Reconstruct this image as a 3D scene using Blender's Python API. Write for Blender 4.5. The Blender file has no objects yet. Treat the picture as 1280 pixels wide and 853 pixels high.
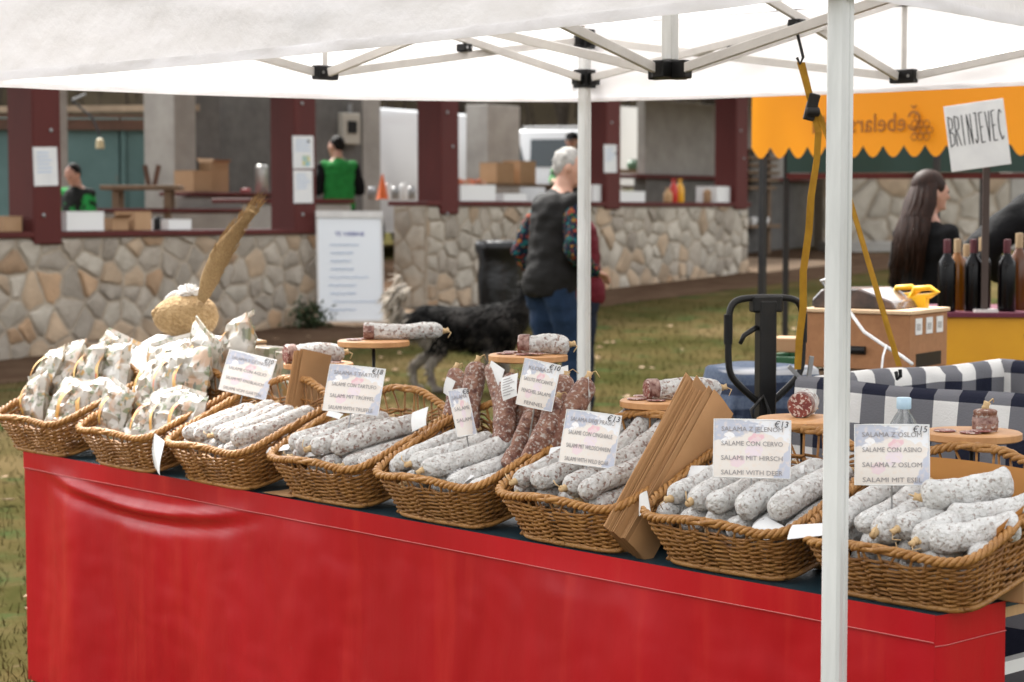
import bpy, bmesh, math, random
import numpy as np
from mathutils import Vector, Matrix, Euler, noise as mnoise
random.seed(7); np.random.seed(7)
S = bpy.context.scene
COL = S.collection
R = math.radians

# ------------------------------------------------------------------ camera
FPX, HORIZON, CAM_H = 2500.0, 262.0, 1.6            # focal length in px of a 1280 px wide frame
PITCH = math.atan((426.5 - HORIZON) / FPX)
cam_d = bpy.data.cameras.new("camera")
cam_d.sensor_width = 36.0
cam_d.lens = FPX / 1280.0 * 36.0
cam_d.clip_start, cam_d.clip_end = 0.1, 600
cam_d.dof.use_dof = True
cam_d.dof.focus_distance = 4.95
cam_d.dof.aperture_fstop = 5.0
cam = bpy.data.objects.new("camera", cam_d); COL.objects.link(cam)
cam.location = (0, 0, CAM_H)
cam.rotation_euler = (math.pi / 2 - PITCH, 0, 0)
S.camera = cam

# ------------------------------------------------------------------ sky and sun
SUN_AZ, SUN_EL = math.atan2(-0.5, 0.85), R(52)       # azimuth clockwise from +Y
world = bpy.data.worlds.new("World"); S.world = world; world.use_nodes = True
wn = world.node_tree; wn.nodes.clear()
sky = wn.nodes.new("ShaderNodeTexSky"); sky.sky_type = 'NISHITA'; sky.sun_disc = False
sky.sun_elevation = SUN_EL; sky.sun_rotation = SUN_AZ
sky.air_density = 1.0; sky.dust_density = 4.0; sky.ozone_density = 1.0
hs = wn.nodes.new("ShaderNodeHueSaturation"); hs.inputs['Saturation'].default_value = 0.06
bg = wn.nodes.new("ShaderNodeBackground"); bg.inputs['Strength'].default_value = 0.15
wo = wn.nodes.new("ShaderNodeOutputWorld")
wn.links.new(sky.outputs[0], hs.inputs['Color']); wn.links.new(hs.outputs[0], bg.inputs['Color'])
wn.links.new(bg.outputs[0], wo.inputs['Surface'])
sl = bpy.data.lights.new("sun", 'SUN'); sl.energy = 1.7; sl.angle = R(11); sl.color = (1.0, 0.95, 0.87)
so = bpy.data.objects.new("sun", sl); COL.objects.link(so)
sd = Vector((math.sin(SUN_AZ) * math.cos(SUN_EL), math.cos(SUN_AZ) * math.cos(SUN_EL), math.sin(SUN_EL)))
so.rotation_euler = sd.to_track_quat('Z', 'Y').to_euler(); so.location = (-6, 8, 12)
S.view_settings.view_transform = 'Standard'; S.view_settings.look = 'None'
S.view_settings.gamma = 1.0; S.view_settings.exposure = 1.95
S.view_settings.use_curve_mapping = False

# ------------------------------------------------------------------ where things stand
CT, ST = math.cos(PITCH), math.sin(PITCH)
CAMV = Vector((0, 0, CAM_H))
def ray(u, v):
    x = (u - 640) / FPX; z = -(v - 426.5) / FPX
    return Vector((x, CT + ST * z, -ST + CT * z))
def on_z(u, v, z):
    d = ray(u, v); return CAMV + d * ((z - CAM_H) / d.z)
def on_Y(u, v, Y):
    d = ray(u, v); return CAMV + d * (Y / d.y)
TR = on_z(1172, 771, .75); TL = on_z(33, 565, .75)    # table top, two front corners
EU = (TL - TR).normalized(); EV = Vector((EU.y, -EU.x, 0))
TLEN = (TL - TR).length
def tv(u, v, off):
    d = ray(u, v); t = ((TR + EV * off - CAMV).dot(EV)) / d.dot(EV); return CAMV + d * t
def T(u, v, z): return Vector((TR.x, TR.y, 0)) + EU * u + EV * v + Vector((0, 0, z))
F0 = Vector((-4.15, 16.2, 0)); ES = Vector((.596, .803, 0)).normalized(); EW = Vector((-ES.y, ES.x, 0))
def fw(u, v, w):
    d = ray(u, v); t = ((F0 + EW * w - CAMV).dot(EW)) / d.dot(EW); p = CAMV + d * t
    return (p - F0).dot(ES), p.z
def FP(s, w, z): return F0 + ES * s + EW * w + Vector((0, 0, z))
ROT_F = math.atan2(ES.y, ES.x)                        # local x along the facade, y inward
ROT_T = math.atan2(-EU.y, -EU.x)                      # local x along the table to the right, y away
def gz(x, y):                                         # height of the ground
    h = 0.042 * (y - 7.2) if y > 12 else max(-.07, -.07 + (y - 8.2)*.0715)
    if y > 30: h = 0.042 * 22.8 + (y - 30) * 0.055
    return h

# ------------------------------------------------------------------ mesh helpers
class MB:
    def __init__(self): self.v = []; self.f = []; self.m = []; self.uv = {}; self.mi = 0
    def add(self, vs, fs):
        b = len(self.v); self.v += [tuple(p) for p in vs]
        for f in fs: self.f.append([b + i for i in f]); self.m.append(self.mi)
        return b
    def box(self, x0, x1, y0, y1, z0, z1, M=None):
        vs = [Vector(p) for p in ((x0,y0,z0),(x1,y0,z0),(x1,y1,z0),(x0,y1,z0),(x0,y0,z1),(x1,y0,z1),(x1,y1,z1),(x0,y1,z1))]
        if M is not None: vs = [M @ p for p in vs]
        self.add(vs, [(3,2,1,0),(4,5,6,7),(0,1,5,4),(1,2,6,5),(2,3,7,6),(3,0,4,7)]); return self
    def bar(self, a, b, w, h, up=(0,0,1)):
        a, b = Vector(a), Vector(b); d = (b - a); L = d.length; d.normalize()
        x = d.cross(Vector(up))
        if x.length < 1e-4: x = d.cross(Vector((0,1,0)))
        x.normalize(); z = x.cross(d)
        M = Matrix((x, d, z)).transposed().to_4x4(); M.translation = a
        return self.box(-w/2, w/2, 0, L, -h/2, h/2, M)
    def tube(self, path, r, n=8, cap=True, closed=False):
        path = [Vector(p) for p in path]; m = len(path)
        rs = r if isinstance(r, (list, tuple)) else [r] * m
        rings = []; nx = None
        for i in range(m):
            if closed: d = path[(i + 1) % m] - path[i - 1]
            else: d = path[min(i + 1, m - 1)] - path[max(i - 1, 0)]
            d.normalize()
            if nx is None:
                nx = d.cross(Vector((0, 0, 1)))
                if nx.length < 1e-3: nx = d.cross(Vector((1, 0, 0)))
            nx = nx - d * nx.dot(d); nx.normalize(); ny = d.cross(nx)
            rings.append([path[i] + (nx * math.cos(2*math.pi*k/n) + ny * math.sin(2*math.pi*k/n)) * rs[i] for k in range(n)])
        return self.loft(rings, cap and not closed, closed)
    def loft(self, rings, cap=True, closed=False):
        n = len(rings[0]); m = len(rings); vs = [p for r in rings for p in r]; fs = []
        for i in range(m if closed else m - 1):
            j = (i + 1) % m
            for k in range(n):
                l = (k + 1) % n; fs.append((i*n+k, i*n+l, j*n+l, j*n+k))
        if cap: fs.append(tuple(range(n))[::-1]); fs.append(tuple((m-1)*n+k for k in range(n)))
        self.add(vs, fs); return self
    def lathe(self, prof, n=20, M=None, cap=True):
        rings = []
        for r, z in prof:
            ring = [Vector((r*math.cos(2*math.pi*k/n), r*math.sin(2*math.pi*k/n), z)) for k in range(n)]
            rings.append([M @ p for p in ring] if M is not None else ring)
        return self.loft(rings, cap)
    def ell(self, c, r, n=12, m=8, M=None):
        prof = [(math.sin(math.pi*(i+.02)/(m+.04)), -math.cos(math.pi*(i+.02)/(m+.04))) for i in range(m+1)]
        A = Matrix.Translation(Vector(c)) @ Matrix.Diagonal((r[0], r[1], r[2], 1))
        if M is not None: A = M @ A
        return self.lathe(prof, n, A)
    def cap(self, a, b, ra, rb, n=10):
        a, b = Vector(a), Vector(b); d = (b - a).normalized(); path = []; rs = []
        for t in (1.0, .8, .45): path.append(a - d*ra*t); rs.append(ra*math.sqrt(max(.003, 1-t*t)))
        path += [a, b]; rs += [ra, rb]
        for t in (.45, .8, 1.0): path.append(b + d*rb*t); rs.append(rb*math.sqrt(max(.003, 1-t*t)))
        return self.tube(path, rs, n)
    def grid(self, fn, nu, nv):
        b = len(self.v)
        for j in range(nv + 1):
            for i in range(nu + 1): self.v.append(tuple(fn(i/nu, j/nv)))
        for j in range(nv):
            for i in range(nu):
                q = [b+j*(nu+1)+i, b+j*(nu+1)+i+1, b+(j+1)*(nu+1)+i+1, b+(j+1)*(nu+1)+i]
                self.uv[len(self.f)] = [(i/nu,j/nv),((i+1)/nu,j/nv),((i+1)/nu,(j+1)/nv),(i/nu,(j+1)/nv)]
                self.f.append(q); self.m.append(self.mi)
        return self
    def prism(self, pts, y0, y1):                     # outline in x,z between two depths
        n = len(pts); vs = [(x, y0, z) for x, z in pts] + [(x, y1, z) for x, z in pts]
        fs = [tuple(range(n)), tuple(range(2*n-1, n-1, -1))] + [(i, n+i, n+(i+1) % n, (i+1) % n) for i in range(n)]
        self.add(vs, fs); return self
    def xf(self, M, start=0):
        for i in range(start, len(self.v)): self.v[i] = tuple(M @ Vector(self.v[i]))
        return self
    def mesh(self, name, smooth=None, bevel=0, seg=1):
        me = bpy.data.meshes.new(name); me.from_pydata(self.v, [], self.f)
        if self.uv:
            ul = me.uv_layers.new(name='UVMap')
            for fi, uvs in self.uv.items():
                for k, li in enumerate(me.polygons[fi].loop_indices): ul.data[li].uv = uvs[k]
        if max(self.m, default=0) > 0: me.polygons.foreach_set('material_index', self.m)
        bm = bmesh.new(); bm.from_mesh(me)
        bmesh.ops.recalc_face_normals(bm, faces=bm.faces[:])
        if bevel: bmesh.ops.bevel(bm, geom=bm.edges[:], offset=bevel, segments=seg, affect='EDGES', clamp_overlap=True)
        bm.to_mesh(me); bm.free()
        if smooth is not None:
            me.polygons.foreach_set('use_smooth', [True]*len(me.polygons))
            if smooth < 180: me.set_sharp_from_angle(angle=R(smooth))
        me.update(); return me
def link(name, me, mats, parent=None, loc=None, rot=None):
    o = bpy.data.objects.new(name, me); COL.objects.link(o)
    if me is not None and mats is not None and len(me.materials) == 0:
        for m in (mats if isinstance(mats, (list, tuple)) else [mats]): me.materials.append(m)
    if parent: o.parent = parent
    if loc is not None: o.location = loc
    if rot is not None: o.rotation_euler = rot if isinstance(rot, (tuple, list, Euler)) else (0, 0, rot)
    return o
def obj(name, mb, mats, parent=None, loc=None, rot=None, smooth=None, bevel=0, seg=1):
    return link(name, mb.mesh(name, smooth, bevel, seg), mats, parent, loc, rot)
def tag(o, label=None, cat=None, group=None, kind=None):
    if label: o['label'] = label
    if cat: o['category'] = cat
    if group: o['group'] = group
    if kind: o['kind'] = kind
    return o
def thing(name, label, cat, loc=(0,0,0), rot=0, group=None):
    o = bpy.data.objects.new(name, None); COL.objects.link(o); o.empty_display_size = .1
    o.location = loc; o.rotation_euler = rot if isinstance(rot, (tuple, list, Euler)) else (0, 0, rot)
    return tag(o, label, cat, group)
def kids(o): return [c for c in bpy.data.objects if c.parent == o]
def copy_tree(o, parent=None, tree=None):
    tree = tree or {}
    c = o.copy(); COL.objects.link(c); c.parent = parent
    for ch in tree.get(o, kids(o)): copy_tree(ch, c)
    return c
def remesh(mb, vox, smooth_it=3, wr=0, wscale=12):
    me = mb.mesh('tmp'); o = bpy.data.objects.new('tmp', me); COL.objects.link(o)
    r = o.modifiers.new('r', 'REMESH'); r.mode = 'VOXEL'; r.voxel_size = vox
    s = o.modifiers.new('s', 'SMOOTH'); s.iterations = smooth_it; s.factor = .5
    dg = bpy.context.evaluated_depsgraph_get()
    out = bpy.data.meshes.new_from_object(o.evaluated_get(dg))
    bpy.data.objects.remove(o); bpy.data.meshes.remove(me)
    if wr:
        for v in out.vertices:
            v.co += v.normal * (mnoise.noise(v.co * wscale * Vector((1, 1, .55))[0]) * wr + mnoise.noise(Vector((v.co.x*8, v.co.y*8, v.co.z*22))) * wr * .8)
    out.polygons.foreach_set('use_smooth', [True]*len(out.polygons)); out.update()
    return out
def textmesh(body, size, extrude=.0004, align='CENTER'):
    c = bpy.data.curves.new('t', 'FONT'); c.body = body; c.size = size; c.extrude = extrude
    c.align_x = align; c.align_y = 'CENTER'; c.resolution_u = 2
    o = bpy.data.objects.new('t', c); COL.objects.link(o)
    dg = bpy.context.evaluated_depsgraph_get()
    me = bpy.data.meshes.new_from_object(o.evaluated_get(dg))
    bpy.data.objects.remove(o); bpy.data.curves.remove(c)
    return me

# ------------------------------------------------------------------ materials
MATS = {}
def mat(name, col, rough=.6, col2=None, scale=8, detail=5, lo=.35, hi=.65, bump=0, bscale=40, metal=0, coat=0,
        rand=0, spec=.5, stretch=(1,1,1), coord='Object', sss=0, trans=0, alpha=1, ior=1.45, sheen=0):
    m = bpy.data.materials.new(name); m.use_nodes = True; MATS[name] = m
    nt = m.node_tree; N = nt.nodes; L = nt.links; b = N['Principled BSDF']
    b.inputs['Base Color'].default_value = (*col, 1); b.inputs['Roughness'].default_value = rough
    b.inputs['Metallic'].default_value = metal; b.inputs['Specular IOR Level'].default_value = spec
    b.inputs['Coat Weight'].default_value = coat; b.inputs['Transmission Weight'].default_value = trans
    b.inputs['Alpha'].default_value = alpha; b.inputs['IOR'].default_value = ior
    if sheen: b.inputs['Sheen Weight'].default_value = sheen
    if sss:
        b.inputs['Subsurface Weight'].default_value = sss; b.inputs['Subsurface Radius'].default_value = (.02, .008, .004)
    if col2 or bump or rand:
        tc = N.new('ShaderNodeTexCoord'); mp = N.new('ShaderNodeMapping'); mp.inputs['Scale'].default_value = stretch
        L.new(tc.outputs[coord], mp.inputs['Vector'])
        oi = N.new('ShaderNodeObjectInfo'); add = N.new('ShaderNodeVectorMath'); add.operation = 'ADD'
        mul = N.new('ShaderNodeMath'); mul.operation = 'MULTIPLY'; mul.inputs[1].default_value = 37.0
        L.new(oi.outputs['Random'], mul.inputs[0]); L.new(mp.outputs[0], add.inputs[0]); L.new(mul.outputs[0], add.inputs[1])
        vec = add.outputs[0]
        if col2:
            nz = N.new('ShaderNodeTexNoise'); nz.inputs['Scale'].default_value = scale; nz.inputs['Detail'].default_value = detail
            nz.inputs['Roughness'].default_value = .6
            L.new(vec, nz.inputs['Vector'])
            rp = N.new('ShaderNodeValToRGB'); rp.color_ramp.elements[0].position = lo; rp.color_ramp.elements[1].position = hi
            rp.color_ramp.elements[0].color = (*col, 1); rp.color_ramp.elements[1].color = (*col2, 1)
            L.new(nz.outputs['Fac'], rp.inputs['Fac']); out = rp.outputs['Color']
            m['ramp'] = rp.name
        else:
            rgb = N.new('ShaderNodeRGB'); rgb.outputs[0].default_value = (*col, 1); out = rgb.outputs[0]
        if rand:
            hv = N.new('ShaderNodeHueSaturation'); mr = N.new('ShaderNodeMapRange')
            mr.inputs['To Min'].default_value = 1 - rand; mr.inputs['To Max'].default_value = 1 + rand
            L.new(oi.outputs['Random'], mr.inputs['Value']); L.new(mr.outputs[0], hv.inputs['Value'])
            L.new(out, hv.inputs['Color']); out = hv.outputs['Color']
        L.new(out, b.inputs['Base Color'])
        if bump:
            n2 = N.new('ShaderNodeTexNoise'); n2.inputs['Scale'].default_value = bscale; n2.inputs['Detail'].default_value = 6
            L.new(vec, n2.inputs['Vector']); bp = N.new('ShaderNodeBump'); bp.inputs['Strength'].default_value = bump
            bp.inputs['Distance'].default_value = .02
            L.new(n2.outputs['Fac'], bp.inputs['Height']); L.new(bp.outputs[0], b.inputs['Normal'])
    return m
def mixmats(m, layers):
    """extra colour layers over a mat(): (colour, noise scale, low, high, stretch)"""
    nt = m.node_tree; N = nt.nodes; L = nt.links; b = N['Principled BSDF']
    src = b.inputs['Base Color'].links[0].from_socket if b.inputs['Base Color'].links else None
    for col, sc, lo, hi, st in layers:
        tc = N.new('ShaderNodeTexCoord'); mp = N.new('ShaderNodeMapping'); mp.inputs['Scale'].default_value = st
        oi = N.new('ShaderNodeObjectInfo'); mul = N.new('ShaderNodeMath'); mul.operation = 'MULTIPLY'; mul.inputs[1].default_value = 91.7
        add = N.new('ShaderNodeVectorMath'); L.new(oi.outputs['Random'], mul.inputs[0])
        L.new(tc.outputs['Object'], mp.inputs['Vector']); L.new(mp.outputs[0], add.inputs[0]); L.new(mul.outputs[0], add.inputs[1])
        nz = N.new('ShaderNodeTexNoise'); nz.inputs['Scale'].default_value = sc; nz.inputs['Detail'].default_value = 4
        L.new(add.outputs[0], nz.inputs['Vector'])
        mr = N.new('ShaderNodeMapRange'); mr.inputs['From Min'].default_value = lo; mr.inputs['From Max'].default_value = hi
        L.new(nz.outputs['Fac'], mr.inputs['Value'])
        mx = N.new('ShaderNodeMix'); mx.data_type = 'RGBA'; mx.inputs['B'].default_value = (*col, 1)
        L.new(mr.outputs[0], mx.inputs['Factor'])
        if src: L.new(src, mx.inputs['A'])
        else: mx.inputs['A'].default_value = b.inputs['Base Color'].default_value
        src = mx.outputs['Result']
    L.new(src, b.inputs['Base Color']); return m
def translucent(name, col, rough=.6, amount=.5, bump=.15, bscale=6, col2=None):
    m = mat(name, col, rough, col2=col2, scale=3, bump=bump, bscale=bscale)
    nt = m.node_tree; N = nt.nodes; L = nt.links; b = N['Principled BSDF']
    t = N.new('ShaderNodeBsdfTranslucent'); t.inputs['Color'].default_value = (*col, 1)
    mx = N.new('ShaderNodeMixShader'); mx.inputs[0].default_value = amount
    L.new(b.outputs[0], mx.inputs[1]); L.new(t.outputs[0], mx.inputs[2])
    L.new(mx.outputs[0], N['Material Output'].inputs['Surface']); return m

canopy_m = translucent('canopy_cloth', (.85, .835, .845), .8, .4, .6, 9)
alu = mat('painted_aluminium', (.62, .6, .57), .38, metal=.0, col2=(.52, .5, .48), scale=6, coat=.2)
alu_white = mat('white_aluminium', (.68, .69, .68), .38, col2=(.52, .53, .52), scale=14, stretch=(1,1,.15), coat=.2)
blackpl = mat('black_plastic', (.006, .006, .0065), .45, spec=.3)
red_pvc = mat('red_pvc', (.43, .003, .010), .34, col2=(.34, .0025, .008), scale=2.5, stretch=(1,1,.25), bump=.12, bscale=14, spec=.4)
mixmats(red_pvc, [((.46, .02, .016), 9, .58, .8, (1, 1, .08))])
teal_pvc = mat('teal_pvc', (.004, .03, .045), .5, col2=(.004, .03, .045), scale=4, bump=.05, bscale=5)
wicker = mat('wicker', (.24, .098, .021), .5, col2=(.34, .158, .04), scale=30, bump=.3, bscale=150, rand=.12)
mixmats(wicker, [((.1, .033, .008), 22, .55, .8, (1, 1, 1))])
wicker_rim = mat('wicker_rim', (.28, .122, .028), .48, col2=(.38, .185, .05), scale=40, bump=.3, bscale=150, rand=.1)
white_mould = mat('white_mould', (.5, .48, .455), .85, col2=(.62, .61, .59), scale=28, bump=.9, bscale=70)
mixmats(white_mould, [((.26, .18, .15), 90, .55, .63, (1, 1, 1)), ((.4, .34, .31), 40, .56, .7, (1, 1, 1))])
white_mould2 = mat('pale_mould', (.55, .54, .52), .85, col2=(.66, .65, .63), scale=28, bump=.9, bscale=70)
mixmats(white_mould2, [((.34, .29, .26), 110, .565, .65, (1, 1, 1)), ((.47, .44, .42), 35, .55, .7, (1, 1, 1))])
dark_mould = mat('dark_casing', (.15, .055, .035), .6, col2=(.26, .13, .085), scale=22, bump=.6, bscale=70)
mixmats(dark_mould, [((.42, .36, .32), 120, .53, .62, (1, 1, 1)), ((.1, .035, .025), 40, .55, .68, (1, 1, 1))])
cut_meat = mat('cut_salami', (.13, .022, .018), .4, col2=(.22, .05, .035), scale=45)
mixmats(cut_meat, [((.5, .4, .35), 120, .53, .57, (1, 1, 1))])
twine = mat('twine', (.55, .38, .2), .8)
kraft = mat('kraft_paper', (.42, .23, .1), .75, col2=(.36, .19, .08), scale=6, bump=.05, bscale=15, rand=.08)
kraft_orange = mat('tan_wrapping_paper', (.45, .2, .045), .6, col2=(.4, .17, .04), scale=4)
white_paper = mat('white_paper', (.7, .7, .69), .7, col2=(.64, .64, .64), scale=10)
board_wood = mat('board_wood', (.52, .27, .11), .5, col2=(.42, .2, .075), scale=5, stretch=(1, 9, 1), bump=.05, bscale=40, rand=.1)
raw_wood = mat('raw_wood', (.5, .31, .15), .65, col2=(.4, .24, .11), scale=5, stretch=(1, 8, 1))
old_wood = mat('old_wood', (.2, .13, .08), .75, col2=(.13, .085, .05), scale=5, stretch=(1, 8, 1))
redbrown = mat('red_brown_paint', (.095, .016, .013), .55, spec=.3, col2=(.075, .012, .010), scale=3, stretch=(1, 1, .3))
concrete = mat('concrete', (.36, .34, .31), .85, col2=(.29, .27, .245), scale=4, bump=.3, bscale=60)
concrete_d = mat('rough_shaded_render', (.15, .142, .132), .9, col2=(.11, .104, .097), scale=5, bump=.5, bscale=70)  # rough render, its colour darkened to carry the pavilion's inside shade
mortar = mat('mortar', (.4, .34, .265), .95, col2=(.32, .265, .205), scale=8, bump=.6, bscale=60)
stone_g = mat('grey_stone', (.36, .315, .26), .85, col2=(.27, .23, .185), scale=5, bump=.5, bscale=30, rand=.16)
stone_t = mat('tan_stone', (.42, .31, .21), .85, col2=(.32, .24, .165), scale=5, bump=.5, bscale=30, rand=.16)
stone_w = mat('pale_stone', (.44, .395, .33), .85, col2=(.34, .3, .245), scale=6, bump=.5, bscale=30, rand=.14)
stone_o = mat('rust_stone', (.4, .26, .155), .85, col2=(.31, .21, .13), scale=4, bump=.5, bscale=30, rand=.25)
cardboard = mat('cardboard', (.4, .25, .14), .8, col2=(.35, .21, .11), scale=4, rand=.12)
white_plastic = mat('white_plastic', (.72, .72, .71), .4)
grey_metal = mat('grey_metal', (.3, .3, .3), .35, metal=.9)
dark_metal = mat('dark_metal', (.014, .014, .015), .45, col2=(.022, .02, .018), scale=12, spec=.35)
black_paint = mat('black_paint', (.008, .008, .0085), .4, col2=(.014, .013, .012), scale=14, spec=.35)
ink = mat('ink', (.02, .02, .025), .6)
grey_ink = mat('grey_ink', (.27, .25, .25), .6)
blue_ink = mat('blue_ink', (.06, .07, .3), .6)
pale_ink = mat('pale_blue_ink', (.4, .5, .66), .6)
# ground
grass_m = mat('grass_ground', (.034, .034, .011), .95, spec=0, col2=(.075, .056, .024), scale=1.1, bump=.6, bscale=25, detail=8)
mixmats(grass_m, [((.11, .08, .04), .7, .52, .72, (1, 1, 1)), ((.035, .05, .018), 3.2, .55, .7, (1, 1, 1)), ((.085, .065, .035), 14, .62, .75, (1, 1, 1))])
dirt_m = mat('dirt', (.075, .046, .03), .95, spec=0, col2=(.11, .072, .048), scale=3, bump=.7, bscale=30, detail=8)
earth_m = mat('sandy_earth', (.36, .25, .16), .95, col2=(.28, .19, .12), scale=3, bump=.4, bscale=30)
blade_m = mat('grass_blades', (.032, .038, .01), .9, spec=0, col2=(.085, .066, .026), scale=.9)
wood_hill = mat('wooded_hill', (.022, .018, .012), .95, spec=0, col2=(.04, .032, .022), scale=.5, bump=.8, bscale=2)
bark = mat('bark', (.035, .027, .02), .9, spec=.1, col2=(.055, .044, .035), scale=5)

# ================================================================== ground and hill
def axis(a):
    return [float(x) for x in a]
gx = axis(list(range(-90, -10, 10)) + [x*.5 for x in range(-20, 21)] + list(range(20, 100, 10)))
gy = axis([-12, -4, 0, 3, 5, 8.2, 9.5, 11, 12] + [12 + i*.9 for i in range(1, 20)] + [30, 34, 38, 42, 50, 60])
vs = [(x, y, gz(x, y)) for y in gy for x in gx]
n = len(gx); fs = [(j*n+i, j*n+i+1, (j+1)*n+i+1, (j+1)*n+i) for j in range(len(gy)-1) for i in range(n-1)]
g = MB(); g.add(vs, fs)
tag(obj('ground', g, grass_m), kind='structure')
def strip(name, m, corners, h):
    s_ = MB(); s_.add([(p.x, p.y, gz(p.x, p.y) + h) for p in corners], [tuple(range(len(corners)))])
    return tag(obj(name, s_, m), kind='structure')
def fcurve(s0, s1, w0, w1, seed, amp=.12, k=26):
    front = []; back = []
    for i in range(k + 1):
        s = s0 + (s1 - s0) * i / k
        front.append(FP(s, w0 + amp * mnoise.noise(Vector((s * .9, seed, 0))), 0)); back.append(FP(s, w1, 0))
    return front + back[::-1]
strip('dirt_path', dirt_m, fcurve(-3.5, 16.5, -1.25, 5.2, 3.3), .004)
strip('earth_path', earth_m, fcurve(3.7, 5.5, -.55, 3.4, 8.1, .06, 8), .008)
strip('earth_path', earth_m, fcurve(12.1, 14.6, -.25, 2.5, 5.1, .06, 8), .008)
hb = MB()
def hillf(a, b):
    x = -110 + 230 * a; y = 50 + 60 * b
    return (x, y, gz(0, 50) - .3 + 26 * b ** .8 + 1.5 * mnoise.noise(Vector((x*.05, y*.05, 0))) * b)
hb.grid(hillf, 40, 16); tag(obj('hill', hb, wood_hill, smooth=180), kind='structure')

# grass blades where the lawn shows
def blades():
    rng = np.random.default_rng(3); N = 70000
    x = rng.uniform(-5.5, 7.5, N); y = 6.2 + 15.5 * rng.random(N) ** 1.3
    keep = np.ones(N, bool)
    rel = (x - F0.x) * EW.x + (y - F0.y) * EW.y
    keep &= rel < -1.2
    x, y = x[keep], y[keep]; N = len(x)
    z = np.where(y > 12, .042*(y-7.2), np.maximum(-.07, -.07 + (y-8.2)*.0715))
    h = rng.uniform(.02, .055, N); a = rng.uniform(0, 6.283, N); lean = rng.normal(0, .02, (N, 2)); w = .0025 + .002 * rng.random(N)
    V = np.zeros((N, 3, 3))
    V[:, 0] = np.stack([x - w*np.cos(a), y - w*np.sin(a), z - .005], 1)
    V[:, 1] = np.stack([x + w*np.cos(a), y + w*np.sin(a), z - .005], 1)
    V[:, 2] = np.stack([x + lean[:, 0], y + lean[:, 1], z + h], 1)
    me = bpy.data.meshes.new('grass'); me.from_pydata(V.reshape(-1, 3).tolist(), [], np.arange(3*N).reshape(-1, 3).tolist())
    tag(link('grass', me, blade_m), 'short winter grass with yellowed tufts on the lawn', 'grass', kind='stuff')
    # fallen leaves
    leafm = mat('dry_leaf', (.22, .13, .07), .8, col2=(.3, .2, .12), scale=2)
    M = 420; lx = rng.uniform(-4, 6, M); ly = rng.uniform(7.5, 19, M); lb = MB()
    for i in range(M):
        if (lx[i]-F0.x)*EW.x + (ly[i]-F0.y)*EW.y > -.2: continue
        s = rng.uniform(.02, .045); t = rng.uniform(0, 6.28); zz = gz(0, ly[i]) + .02
        lb.add([(lx[i] + s*k*math.cos(t + q), ly[i] + s*k*math.sin(t + q), zz + rng.uniform(0, .02)) for q, k in ((0, 1.3), (1.4, .6), (3.1, 1), (4.7, .6))], [(0, 1, 2, 3)])
    tag(obj('fallen_leaves', lb, leafm), 'dry brown leaves scattered over the lawn', 'leaves', kind='stuff')
blades()

# bare trees on the slope behind the pavilion
def tree_mesh(seed):
    rd = random.Random(seed); tr = MB(); cr = MB()
    def limb(mbx, p, d, L, r, lev):
        pts = [p]; rs = [r]; q = p.copy(); dd = d.copy()
        for i in range(4):
            dd = (dd + Vector((rd.uniform(-.18, .18), rd.uniform(-.18, .18), rd.uniform(-.02, .12)))).normalized()
            q = q + dd * L / 4; pts.append(q.copy()); rs.append(r * (1 - .17 * (i + 1)))
        mbx.tube(pts, rs, 5 if lev else 7)
        if lev < 3:
            for i in range(4 if lev else 8):
                k = rd.choice((1, 2, 3, 4) if lev else (2, 3, 4)); a = rd.uniform(0, 6.28)
                nd = (dd * .6 + Vector((math.cos(a), math.sin(a), rd.uniform(.1, .8)))).normalized()
                limb(cr, pts[k], nd, L * rd.uniform(.42, .62), rs[k] * .55, lev + 1)
    limb(tr, Vector((0, 0, -.5)), Vector((0, 0, 1)), 6.5, .17, 0)
    return tr.mesh('trunk', 180), cr.mesh('crown', 180)
tms = [tree_mesh(i) for i in range(3)]
for i in range(26):
    x = -14 + i * 1.25 + random.uniform(-.5, .5); y = random.uniform(47, 66)
    z = gz(0, 50) - .3 + (26 * ((y - 50)/60) ** .8 if y > 50 else 0)
    t = thing('bare_tree', 'leafless brown tree on the slope behind the pavilion', 'tree', (x, y, min(z, gz(0, y) + 9) - .2), random.uniform(0, 6), 'leafless trees on the slope')
    a, b = tms[i % 3]; link('trunk', a, bark, t); link('crown', b, bark, t); t.scale = (1,)*3; t.scale *= random.uniform(.8, 1.3)
def brush():
    rng = random.Random(5); b = MB()
    for i in range(1500):
        x = rng.uniform(-22, 22); y = rng.uniform(44, 60); z = gz(0, min(y, 50)) - .3 + (26 * ((y-50)/60) ** .8 if y > 50 else 0)
        d = Vector((rng.uniform(-.5, .5), rng.uniform(-.5, .5), 1)) * rng.uniform(.8, 2.6)
        b.tube([(x, y, z - .1), (x + d.x*.4, y + d.y*.4, z + d.z*.5), (x + d.x, y + d.y, z + d.z)], [.04, .03, .008], 3)
    tag(obj('undergrowth', b, bark), 'brown leafless undergrowth covering the slope', 'undergrowth', kind='stuff')
brush()

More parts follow.
